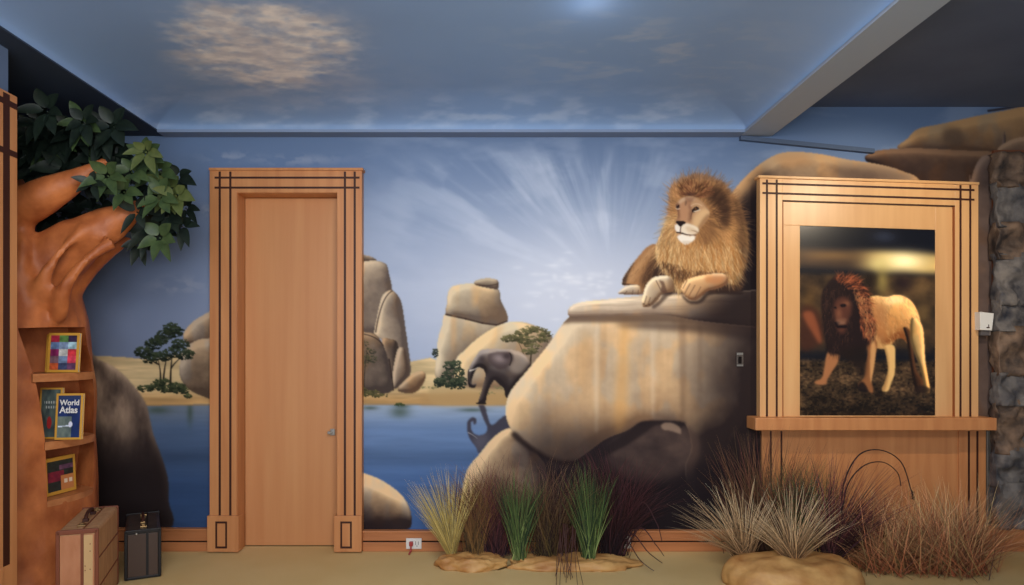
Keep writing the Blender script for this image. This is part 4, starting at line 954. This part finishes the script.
# corners chosen so that each book stands on its shelf and leans back a little
book('yellow-bordered book with a grid of colourful pictures, on the top shelf', onshelf(46.5, 3.36, Z1), .05, .10, .150, .196, 0)
book('yellow-edged book standing behind the picture-grid book on the top shelf', onshelf(44.6, 3.41, Z1), .05, .10, .150, .190, 2)
book('blue World Atlas book with white title, on the middle shelf', onshelf(54.2, 3.27, Z2+.004), .12, .10, .122, .222, 1, [('World', .165, .088), ('Atlas', .128, .082)])
book('grey-green yellow-bordered book left of the atlas on the middle shelf', onshelf(38, 3.33, Z2), .10, .08, .105, .250, 2)
book('black book with yellow border and red flowers, on the bottom shelf', onshelf(45.5, 3.30, Z3+.002), 1.42, .05, .20, .182, 3)

# ---------------------------------------------------------------- suitcases
LEATH = mat('brown leather edging', L8(118, 62, 38), .5, .4); CANV = mat('tan canvas case', L8(164, 122, 84), .7, .3, noise_=((40, 40, 8), L8(184, 144, 104), 1))
CANV2 = mat('pale canvas panel', L8(196, 160, 112), .7, .3); COP = mat('rose tan end panel', L8(172, 112, 76), .6, .3, noise_=((30, 30, 10), L8(184, 126, 90), 1))
BLK = mat('dark leather case', L8(54, 42, 38), .45, .5, noise_=((18, 18, 18), L8(78, 62, 54), 1)); BRS = mat('brass fitting', L8(150, 120, 80), .35, .5, metal=.8)
def suitcase(name, label, loc, yaw, W, L, H, mats, old=True):
    """width W across x, length L along +y, standing on its long side"""
    body, edge, endm = mats; e = empty(name, loc, label, 'suitcase', 'vintage suitcases beside the tree'); e.rotation_euler = (0, 0, yaw)
    def lo(nm, bm, m, sm=False): return obj(nm, bm, m, e, sm, local=True)
    bm = B_(); box(bm, 0, W, 0, L, 0, H, .016); lo('shell', bm, body)
    ws = W*.62
    for y_ in (-.003, L-.003):
        bm = B_()
        for a in ((.014, ws, .02, H-.022), (ws+.004, W-.014, .02, H-.022)): box(bm, a[0], a[1], y_, y_+.006, a[2], a[3], .001)
        lo('end_panel', bm, endm)
    if old:
        bm = B_(); box(bm, ws+.006, W-.02, -.005, -.001, .02, H-.024, .001); lo('end_patch', bm, CANV2)
        for x_, z_ in ((ws+.012, H*.55), (ws+.012, H*.6), (W-.03, H*.84), (W-.03, H*.76), (W-.03, H*.56)):
            bm = B_(); box(bm, x_-.002, x_+.002, -.007, -.004, z_-.002, z_+.002)
            lo('rivet', bm, LEATH)
    for y_ in (-.004, L-.008):                               # edge binding hoops around both ends
        bm = B_(); box(bm, -.003, .013, y_, y_+.012, 0.004, H, .003); box(bm, W-.013, W+.003, y_, y_+.012, .004, H, .003); box(bm, 0, W, y_, y_+.012, H-.018, H+.003, .003); box(bm, 0, W, y_, y_+.012, .002, .016, .003)
        lo('edge_binding', bm, edge)
    bm = B_(); box(bm, ws-.002, ws+.004, .0, L, H-.004, H+.002); box(bm, ws-.006, ws+.006, -.006, .004, .02, H); lo('closing_seam', bm, edge)
    bm = B_()
    for k in (-1, 1):
        bm = B_(); box(bm, W*.5-.012, W*.5+.012, L*.5+k*.075-.012, L*.5+k*.075+.012, H, H+.014, .002)
        lo('handle_mount', bm, BRS if not old else INLAY)
    bm = B_(); tube(bm, spline([(W*.5, L*.5-.075, H+.012), (W*.5, L*.5-.055, H+.03), (W*.5, L*.5, H+.036), (W*.5, L*.5+.055, H+.03), (W*.5, L*.5+.075, H+.012)], 5), .008, 8); hm = [c for c in e.children if c.name.startswith('handle_mount')][0]; obj('handle', bm, INLAY, hm, True, local=True)
    for k in (.16, .84):
        bm = B_(); box(bm, W*.5-.014, W*.5+.02, L*k-.02, L*k+.02, H, H+.008, .002); box(bm, W*.5-.006, W*.5+.01, L*k-.01, L*k+.01, H+.008, H+.014, .002); lo('latch', bm, BRS)
    bm = B_()
    for k in (.33, .66): box(bm, W-.001, W+.003, .0, L, H*k, H*k+.006, .001)
    lo('side_stitching', bm, edge)
    if not old:
        bm = B_(); bmesh.ops.create_uvsphere(bm, u_segments=12, v_segments=8, radius=.007, matrix=Matrix.Translation((W*.32, -.006, H*.93))); lo('lock_stud', bm, METAL, True)
    return e
suitcase('suitcase', 'tan vintage suitcase with a pale patch on its end, nearer the camera', (-1.905, -1.10, 0), math.radians(19), .162, .47, .402, (CANV, LEATH, COP))
suitcase('suitcase', 'smaller dark brown suitcase standing between the tan suitcase and the wall', (-1.893, -.56, 0), math.radians(27), .168, .42, .258, (BLK, mat('black edging', L8(24, 20, 20), .5, .4), mat('dark end panel', L8(74, 56, 46), .5, .4)), False)

# ---------------------------------------------------------------- display cabinet with the framed lion print
yc = -.055; R = 7
cab = empty('display_cabinet', (wx(870, yc), -.05, 0), 'maple display frame with dark inlay lines and a sill, right of the mural', 'cabinet')
one('frame_stile', WOODL, cab, (760, 782.5, 176.5, 419, yc, .0)); one('frame_stile', WOODL, cab, (955, 978.5, 182.8, 419, yc, .0, .8))
def slab4(name, m, x0, x1, ya, yb, yf_, yb_, slope=R/218., bev=.002, yb_flat=False):
    """board whose rows are given at px 760 and sink to the right"""
    f = lambda x, y: y+(x-760)*slope
    c = [(x0, yb if yb_flat else f(x0, yb)), (x1, yb if yb_flat else f(x1, yb)), (x1, f(x1, ya)), (x0, f(x0, ya))]
    bm = B_(); hexa(bm, [(wx(a, yf_), yf_, wz(b, yf_)) for a, b in c]+[(wx(a, yf_), yb_, wz(b, yf_)) for a, b in c], bev); return obj(name, bm, m, cab)
slab4('frame_head', WOODL, 782.5, 955, 176.5, 199.5, yc, 0)
slab4('crown_edge', WOODL, 758.5, 979.5, 175, 177.6, yc-.012, 0)
ii = yc-.0015
slab4('inlay', INLAY, 762.5, 974.5, 182.2, 184.2, ii-.0005, yc+.002, bev=0); slab4('inlay', INLAY, 762.5, 974.5, 191.8, 193.8, ii-.0005, yc+.002, bev=0)
slab4('inlay', INLAY, 782.5, 955, 199.2, 200.4, yc-.001, yc+.03, bev=0)
one('inlay', INLAY, cab, (766, 768, 179.5, 417, ii, yc+.002), (775.8, 777.8, 179.5, 417, ii, yc+.002), bev=0)
one('inlay', INLAY, cab, (959.6, 961.6, 185, 417, ii, yc+.002), (969.4, 971.4, 185, 417, ii, yc+.002), bev=0)
one('panel_groove', mat('amber groove', L8(150, 84, 44), .5, .3), cab, (953.6, 955, 206, 417, yc-.0005, yc+.03), (782.5, 783.4, 201, 417, yc-.0005, yc+.03), bev=0)
yp = yc+.010
slab4('picture_surround', WOODL, 782.5, 935.5, 199.5, 224.2, yp, 0, yb_flat=False)
one('picture_surround', WOODL, cab, (935.5, 954.5, 204.5, 418, yp, 0, .5)); one('picture_surround', WOODL, cab, (782.5, 800, 224.95, 418, yp, 0, .5)); one('picture_surround', WOODL, cab, (800, 935.5, 415.6, 418.5, yp, 0))
one('picture_backing', DARK, cab, (798, 937, 222, 418, -.02, 0))
ys_ = -.14
bm = B_(); f_ = lambda a, b, y: (wx(a, y), y, wz(b, y))
X0, X1 = wx(746.5, 0), wx(997, ys_); za, zb = wz(418, ys_), wz(430.5, ys_)
box(bm, X0, X1, ys_, 0.0, zb, za, .004); obj('sill', bm, WOOD, cab)
one('lower_panel', WOOD, cab, (784, 959, 430, 552, -.012, 0)); one('lower_stile', WOOD, cab, (762, 784, 430, 552, -.020, 0)); one('lower_stile', WOOD, cab, (959, 986, 430, 552, -.020, 0))
one('inlay', INLAY, cab, (770, 771.8, 431, 549, -.0215, -.018), (780.6, 782.4, 431, 549, -.0215, -.018), (968, 970, 431, 549, -.0215, -.018), (976.5, 978.5, 431, 549, -.0215, -.018), bev=0)
one('metal_edge', METAL, cab, (987, 991.5, 431, 526, -.024, 0))
# the print: a thin mounted photograph
pp = empty('lion_photograph', (wx(868, -.04), -.03, wz(416, -.04)), 'framed photograph of a walking male lion in dry grass, mounted above the cabinet sill', 'picture')
def build_print():
    c = paint_poster(); H_, W_ = c.X.shape; rgb = c.rgb.copy()
    for k in range(3): rgb[..., k] = gblur(rgb[..., k], .8)
    u = (c.X-c.X.min())/(c.X.max()-c.X.min()); v = (c.Y-c.Y.min())/(c.Y.max()-c.Y.min())
    px = 799.2+(936.2-799.2)*u; top = 224.4+(px-800)*.0295; py = top+(416.4-top)*v; y = -.040
    co = np.stack([(px-VX)*(y+D)/F, np.full(px.shape, y), HC-(py-VY)*(y+D)/F], -1).reshape(-1, 3)
    idx = np.arange(H_*W_).reshape(H_, W_); q = np.stack([idx[:-1, :-1], idx[1:, :-1], idx[1:, 1:], idx[:-1, 1:]], -1).reshape(-1, 4)
    o = grid_obj('print', co, q, lin(rgb.reshape(-1, 3))*1.45-.004, PRINT); o.parent = pp; o.data.transform(Matrix.Translation(-pp.location))
    bm = B_(); hexa(bm, [(wx(a, y), y+.001, wz(b, y)) for a, b in ((799.4, 416.2), (936, 416.2), (936, 228.2), (799.4, 224.4))]+[(wx(a, y), y+.012, wz(b, y)) for a, b in ((799.4, 416.2), (936, 416.2), (936, 228.2), (799.4, 224.4))])
    obj('mounting_board', bm, DARK, pp)
build_print()

# ---------------------------------------------------------------- stone pier at the right edge
pier = empty('stone_pier', (wx(1035, -.1), -.05, 0), 'stacked dark grey fieldstone pier in a thin wooden edge at the right border', 'pier')
bm = B_(); pbox(bm, 996, 1182, 153, 541, -.035, .0); obj('mortar_backing', bm, mat('dark mortar', L8(58, 54, 54), .9, .1), pier)
bm = B_(); pbox(bm, 993.8, 996.2, 153, 541, -.018, 0); pbox(bm, 993.8, 1182, 150, 153, -.018, 0); obj('edge_strip', bm, mat('dark edge wood', L8(120, 72, 48), .5, .3), pier)
bm = B_(); pbox(bm, 993.5, 1182, 527, 546, -.06, 0, .003); obj('base_board', bm, WOODD, pier)
def rockblock(x0, x1, ya, yb, yf_, seed, m, name, par, amp=.03):
    bm = B_(); x0, x1 = wx(x0, yf_), wx(x1, yf_); z1, z0 = wz(ya, yf_), wz(yb, yf_)
    bmesh.ops.create_cube(bm, size=1); bmesh.ops.subdivide_edges(bm, edges=bm.edges, cuts=13, use_grid_fill=True)
    for v in bm.verts:
        p = v.co.copy(); q = Vector((p.x, p.y, p.z)); r = max(abs(p.x), abs(p.y), abs(p.z))
        sph = p.normalized()*.62; p = p*.88+sph*.12
        P = Vector((x0+(x1-x0)*(p.x*1.06+.5), -.05+p.y*.07, z0+(z1-z0)*(p.z*1.05+.5)))
        s = Vector((seed*7.3, seed*1.7, seed*3.1)); n = noise.noise(P*11+s)*amp+noise.noise(P*30+s)*amp*.45+abs(noise.noise(P*6+s))*amp*.6
        P.y -= n*1.2; P.x += noise.noise(P*9+s*2)*amp*.3; P.y = min(P.y, -.012); v.co = P
    return obj(name, bm, m, par, True)
for i, (a, b, ya, yb) in enumerate([(996.6, 1046, 154, 186), (996.6, 1030, 184, 226), (1026, 1060, 184, 240), (996.6, 1040, 224, 258), (996.6, 1032, 255, 304), (996.6, 1044, 301, 330), (996.6, 1034, 328, 374), (1030, 1060, 328, 392),
        (996.6, 1040, 374, 404), (996.6, 1030, 401, 452), (996.6, 1044, 449, 486), (996.6, 1034, 484, 527), (1030, 1060, 482, 527), (1044, 1090, 153, 232), (1040, 1090, 238, 330), (1058, 1090, 326, 420), (1028, 1090, 402, 452), (1042, 1090, 448, 527),
        (1087, 1140, 153, 214), (1087, 1130, 212, 290), (1087, 1144, 287, 350), (1087, 1128, 347, 430), (1087, 1140, 427, 527), (1137, 1180, 153, 240), (1127, 1180, 237, 330), (1125, 1180, 327, 440), (1136, 1180, 437, 527)]):
    rockblock(a, b, ya-1, yb+1, -.075, i+1, STONE if i % 3 else STONE2, 'stone', pier, .042)

# ---------------------------------------------------------------- small fittings
t = empty('wall_thermostat', (wx(986.5, -.1), -.02, wz(321, -.05)), 'white wall sensor box between the cabinet and the stone pier', 'sensor')
bm = B_(); yq = -.10; c = [(980.4, 330), (992.2, 330.5), (994.2, 313.3), (980, 311.8)]
hexa(bm, [(wx(a, yq), yq, wz(b, yq)) for a, b in c]+[(wx(a, yq), 0, wz(b, yq)) for a, b in c], .003); obj('housing', bm, WHITE, t)
bm = B_(); pbox(bm, 981, 991, 330.6, 335.5, -.06, 0, .003); obj('lower_bracket', bm, mat('grey plastic', L8(120, 110, 106), .5, .4), t)
bm = B_(); pbox(bm, 986.6, 989.6, 327, 328.2, yq-.001, yq+.004); pbox(bm, 988.4, 989.2, 324.5, 327, yq-.001, yq+.004); obj('print_mark', bm, INLAY, t)
t = empty('switch_plate', (wx(740, 0), 0, wz(366.5, 0)), 'small dark switch plate on the painted boulder under the ledge', 'switch')
bm = B_(); pbox(bm, 736.6, 743.6, 352.4, 366.6, -.008, 0, .002); obj('plate', bm, mat('mottled plate', L8(60, 52, 50), .5, .4, noise_=((120, 120, 120), L8(96, 86, 80), 1)), t)
bm = B_(); pbox(bm, 738.6, 741.8, 356.5, 363.5, -.014, -.007, .001); obj('toggle', bm, DARK, t)
bm = B_(); pbox(bm, 737, 743, 352.8, 354.8, -.0095, -.007); pbox(bm, 737, 743, 364.6, 366.2, -.0095, -.007); obj('screw_strip', bm, METAL, t)
def outlet(label, x0, x1, ya, yb, plug):
    t = empty('wall_outlet', (wx((x0+x1)/2, -.05), -.036, wz(yb, -.05)), label, 'outlet', 'outlets in the middle baseboard')
    y0 = -.048; bm = B_(); pbox(bm, x0, x1, ya, yb, y0, -.0365, .002); obj('plate', bm, WHITE, t)
    bm = B_(); m_ = (x0+x1)/2+3.2
    pbox(bm, m_-1.6, m_-1.0, ya+3, yb-4, y0-.0015, y0+.001); pbox(bm, m_+1.0, m_+1.6, ya+3, yb-4, y0-.0015, y0+.001); pbox(bm, m_-.4, m_+.4, yb-3.4, yb-2.4, y0-.0015, y0+.001); obj('socket_slots', bm, mat('grey plastic', None), t)
    if plug:
        bm = B_(); pbox(bm, x0+3, x0+6.8, ya+3.6, yb-2.4, y0-.02, y0, .004); obj('safety_plug', bm, RED, t)
        bm = B_(); p0 = Vector((wx(x0+5, y0), y0-.012, wz(yb-4, y0))); tube(bm, spline([p0, p0+Vector((.002, -.01, -.03)), p0+Vector((-.002, -.02, p0.z*-.75)), Vector((p0.x-.004, p0.y-.05, .007))], 6), .005, 6); obj('pull_tab', bm, RED, t, True)
outlet('white outlet with a red plug in the baseboard right of the door', 406, 421.5, 538.5, 549, True)
outlet('white outlet in the baseboard behind the arching purple blades', 617, 631, 536.5, 548.5, False)

# ---------------------------------------------------------------- faux rocks and grasses
def mound(name, label, px0, px1, d, depth, h, seed, cat='rock', bump_=.25, par=None, squash=None):
    x0, x1 = (px0-VX)*d/F, (px1-VX)*d/F; c = Vector(((x0+x1)/2, d-D, 0)); e = empty(name, (c.x, c.y, 0), label, cat)
    bm = B_(); bmesh.ops.create_icosphere(bm, subdivisions=5, radius=1)
    for v in bm.verts:
        p = v.co.copy(); s = Vector((seed*5.1, seed*2.3, 0))
        n = 1+bump_*noise.noise(p*1.6+s)+bump_*.45*noise.noise(p*4+s)
        flat = min(1, (1-abs(p.z)**3)); z = max(p.z, -.0)
        zz = (1-(1-z)**2)*h*(1+bump_*1.2*noise.noise(Vector((p.x*2.2, p.y*2.2, 0))+s))+.006*noise.noise(p*9+s)*(z > .05)
        v.co = Vector((c.x+p.x*(x1-x0)/2*n, c.y+p.y*depth/2*n, max(0, zz) if z > 0 else 0))
    bmesh.ops.remove_doubles(bm, verts=bm.verts, dist=.0005)
    o = obj(name+'_body', bm, TANR, None, True); bpy.data.objects.remove(e)
    o.name = name; o.data.transform(Matrix.Translation((-c.x, -c.y, 0))); o.location = (c.x, c.y, 0)
    tag(o, label, cat, 'tan sculpted rocks under the grasses'); return o
def ground(py): return HC*F/(py-VY)
mound('faux_rock', 'low tan sculpted rock under the straw and brown grasses', 436, 506, 3.80, .22, .062, 1)
mound('faux_rock', 'low tan sculpted rock at the foot of the two green grasses', 506, 640, 3.80, .22, .052, 4, bump_=.2)
mound('faux_rock', 'large tan sculpted rock under the pale grass, nearest the camera', 729, 862, 3.47, .44, .152, 7, bump_=.16)

def grass(label, base, d, n, Lpx, spread, cols, lean=0, droop=.5, width=.0028, seed=0, z0=0., ry=.5, tuft=.02, jag=.0, arch=None, name='plant_clump', kinkp=0, cat='plant', group='artificial grass clumps along the wall'):
    """a clump of tapering blades rooted at photo column base, distance d"""
    rs = random.Random(seed); X, Y = (base-VX)*d/F, d-D; V, Q, Cc = [], [], []
    L0 = Lpx*d/F
    for k in range(n):
        a = rs.uniform(-1, 1); r = rs.gauss(0, 1)
        sx = lean+spread*a; sy = -spread*ry*rs.uniform(-1, 1)*.8-.05; up = 1
        dr = Vector((sx, sy, up)).normalized(); L = L0*rs.uniform(.55, 1.08)*(1-.12*abs(a))
        p = Vector((X+rs.gauss(0, tuft), Y+rs.gauss(0, tuft*.7), z0)); dp = droop*rs.uniform(.3, 1.4)
        w_ = width*rs.uniform(.6, 1.3); col = cols[rs.randrange(len(cols))]; kk = rs.uniform(.7, 1.2)
        side = Vector((-dr.y+rs.uniform(-.5, .5), dr.x+rs.uniform(-.3, .3), 0)); side = Vector((side.x if abs(side.x) > .2 else 1, side.y*.4, 0)).normalized()
        N = 8; b = len(V); v = dr.copy(); tw = rs.uniform(-.5, .5)*jag
        for i in range(N+1):
            t = i/N; ww = w_*(1-t)**.7+.0003
            V.append(p-side*ww*.5); V.append(p+side*ww*.5)
            c0, c1 = col; cc = [(c0[j]*(1-t)+c1[j]*t)*kk for j in range(3)]; Cc.append(cc); Cc.append(cc)
            if i < N:
                Q.append((b+2*i, b+2*i+1, b+2*i+3, b+2*i+2))
                v = (v+Vector((sx*.06+tw*.2, 0, -dp*.16*(t+.2)))+Vector((rs.uniform(-1, 1), rs.uniform(-1, 1), 0))*jag*.1).normalized(); p = p+v*L/N
                p = Vector((p.x, min(p.y, -.015-.004*rs.random()) if p.z > .14 else min(p.y, -.05), max(p.z, .004)))
    co = np.array([tuple(v) for v in V]); qd = np.array(Q); col = lin(np.clip(np.array(Cc)/255, 0, 1))
    o = grid_obj(name, co-np.array([X, Y, z0]), qd, col, BLADE); o.location = (X, Y, z0)
    tag(o, label, cat, group); return o
STRAW = [((160, 134, 70), (214, 192, 122)), ((140, 118, 62), (198, 178, 108)), ((180, 156, 90), (222, 204, 142))]
BROWN = [((104, 76, 42), (134, 94, 58)), ((124, 94, 50), (100, 62, 48)), ((72, 54, 34), (150, 116, 70))]
PURP = [((58, 32, 36), (110, 58, 64)), ((40, 26, 32), (84, 44, 52)), ((78, 44, 42), (130, 76, 72))]
GREEN = [((70, 88, 44), (60, 80, 46)), ((104, 122, 66), (78, 98, 54)), ((34, 50, 32), (40, 58, 36)), ((128, 140, 84), (84, 100, 54))]
PALE = [((176, 130, 84), (255, 234, 196)), ((134, 96, 60), (240, 210, 168)), ((96, 68, 44), (214, 184, 140))]
RUST = [((156, 84, 56), (240, 172, 130)), ((180, 110, 72), (248, 202, 154)), ((80, 48, 34), (160, 110, 80)), ((140, 112, 70), (214, 186, 134))]
DKB = [((64, 50, 34), (106, 80, 56)), ((86, 56, 38), (134, 94, 66)), ((54, 36, 32), (110, 62, 54))]
grass('pale straw-coloured tall grass, leftmost of the clumps by the mural', 452, 3.84, 210, 88, .36, STRAW, -.04, .18, .0032, 1, .05, tuft=.010)
grass('pale straw-coloured tall grass, leftmost of the clumps by the mural', 450, 3.82, 80, 84, .13, STRAW, -.42, .25, .0032, 2, .05, tuft=.006).name = 'grass_tmp'
# the leaning spray belongs to the same clump: join it as its part
g0 = [o for o in SC.objects if o.get('label', '').startswith('pale straw')]
g1 = [o for o in g0 if o.name == 'grass_tmp'][0]; g0 = [o for o in g0 if o.name != 'grass_tmp'][0]
loc = g1.location-g0.location; g1.parent = g0; g1.location = loc; g1.name = 'side_spray'
for k_ in ('label', 'category', 'group'): del g1[k_]
grass('brown grass clump right behind the straw-coloured clump', 474, 3.86, 320, 90, .28, BROWN, 0, .45, .0032, 3, .05, tuft=.022, jag=.6)
grass('dark purple grass between the brown clump and the left green clump', 496, 3.9, 420, 104, .42, PURP, -.02, .9, .0034, 4, .03, tuft=.03, jag=1.1)
grass('green grass clump with broad blades, left of the two green ones', 519, 3.78, 170, 92, .25, GREEN, .0, .3, .0052, 5, .04, tuft=.014, jag=.25)
grass('brown seed-headed grass between the two green clumps', 548, 3.86, 420, 104, .42, [((60, 44, 30), (132, 104, 78)), ((84, 70, 36), (110, 80, 62)), ((40, 26, 26), (80, 50, 46))], 0, .9, .0034, 6, .04, tuft=.03, jag=1.3)
grass('green grass clump with broad blades, right of the two green ones', 589, 3.78, 180, 98, .25, GREEN, 0, .3, .0052, 7, .04, tuft=.014, jag=.25)
grass('dark red-purple grass right of the green clumps', 612, 3.90, 420, 114, .40, [((28, 18, 22), (70, 36, 42)), ((40, 22, 26), (92, 46, 50))], .10, .8, .0036, 8, .03, tuft=.03, jag=1.0)
grass('thin dark filler grass behind the right green clump', 572, 3.93, 260, 92, .5, PURP+BROWN, 0, .9, .0034, 9, .03, tuft=.04, jag=1.2)
def strands(label, items, col, rad, seed=0, name='arching_stem', tip=False):
    e = empty(name, items[0][0], label, 'plant stem')
    m = mat('stem '+name, L8(*col), .6, .3)
    for pts in items:
        bm = B_(); S = spline(pts, 8); tube(bm, S, [rad*(1-.5*i/len(S)) for i in range(len(S))], 6); obj('stem', bm, m, e, True)
        if tip:
            bm = B_(); E = S[-1]; dn = (S[-1]-S[-4]).normalized(); rs = random.Random(5)
            for k in range(36):
                a = E-dn*.05*rs.random(); b = a+(dn*.6+Vector((rs.uniform(-1, 1), rs.uniform(-1, 1), rs.uniform(-1, 1)))*.7).normalized()*.014; tube(bm, [a, b], .0011, 3)
            obj('seed_head', bm, m, e)
    return e
G = lambda px, py, d: at(px, py, d)
strands('long arching dark purple blades falling right over the baseboard', [[G(624, 556, 3.85), G(632, 534, 3.82), G(648, 552, 3.74), G(662, 563, 3.78)], [G(622, 556, 3.85), G(640, 528, 3.82), G(656, 545, 3.76), G(664, 556, 3.8)], [G(620, 556, 3.86), G(626, 540, 3.82), G(640, 560, 3.7), G(654, 571, 3.66)], [G(618, 556, 3.86), G(640, 503, 3.9), G(656, 522, 3.86), G(662, 541, 3.84)]], (66, 36, 38), .004, name='drooping_grass')
rs_ = random.Random(4); items = []
for k in range(13):
    x0 = 566+rs_.uniform(-7, 9); x1 = x0+rs_.uniform(-9, 14); e0 = rs_.uniform(8, 24)
    items.append([G(x0, 548, 3.76), G(x0+rs_.uniform(-3, 3), 536-rs_.uniform(0, 14), 3.70), G((x0+x1)/2+rs_.uniform(-3, 3), 556, 3.62), G(x1, 565+e0, HC*F/(565+e0+1.5-VY))])
strands('purple grass strands hanging over the low rock onto the carpet, between the green clumps', items, (72, 44, 40), .0026, name='trailing_grass')
# right group
MZ = .11
grass('pale bushy grass fanning left at the left end of the big rock', 744, 3.62, 240, 84, 1.05, PALE, -.50, .30, .0036, 21, .10, tuft=.024, jag=.4)
grass('pale dry grass tuft standing on the big tan rock', 793, 3.46, 260, 84, .95, PALE, .02, .26, .0038, 22, .125, tuft=.016, jag=.3)
grass('tall dark brown grass behind the pale tufts, left of the cabinet panel', 765, 3.82, 520, 128, .42, DKB, 0, .28, .0032, 23, .04, tuft=.06, jag=.4)
grass('dark green bushy grass behind the pale tuft in front of the cabinet', 800, 3.84, 460, 100, .42, [((44, 76, 50), (58, 98, 62)), ((62, 90, 52), (90, 116, 72))], .02, .35, .0040, 24, .04, tuft=.035, jag=.5)
grass('dark purple fountain grass in front of the cabinet panel', 828, 3.66, 420, 118, .75, PURP, .45, .55, .0044, 25, .06, tuft=.024, jag=.3)
grass('rust-brown bushy grass left of the two in front of the cabinet', 888, 3.72, 1300, 86, 1.5, RUST, -.05, .45, .0034, 26, .012, tuft=.085, jag=.8)
grass('rust-brown bushy grass at the cabinet corner beside the stone pier', 950, 3.68, 1300, 94, 1.15, RUST, .0, .45, .0034, 27, .012, tuft=.085, jag=.8)
strands('two dark arching stems with a fuzzy tip over the rust grass', [[G(842, 540, 3.66), G(843, 488, 3.7), G(858, 456, 3.74), G(880, 450, 3.76), G(901, 462, 3.76), G(911, 490, 3.74), G(913, 499, 3.73)]], (40, 24, 24), .0045, tip=True)
e = [o for o in SC.objects if o.get('label', '').startswith('two dark arching')][0]
bm = B_(); S = spline([G(840, 540, 3.66), G(846, 490, 3.7), G(862, 467, 3.73), G(882, 462, 3.74), G(897, 472, 3.74), G(901, 486, 3.73)], 8); tube(bm, S, [.0038*(1-.4*i/len(S)) for i in range(len(S))], 6); obj('stem', bm, MATS['stem arching_stem'], e, True)
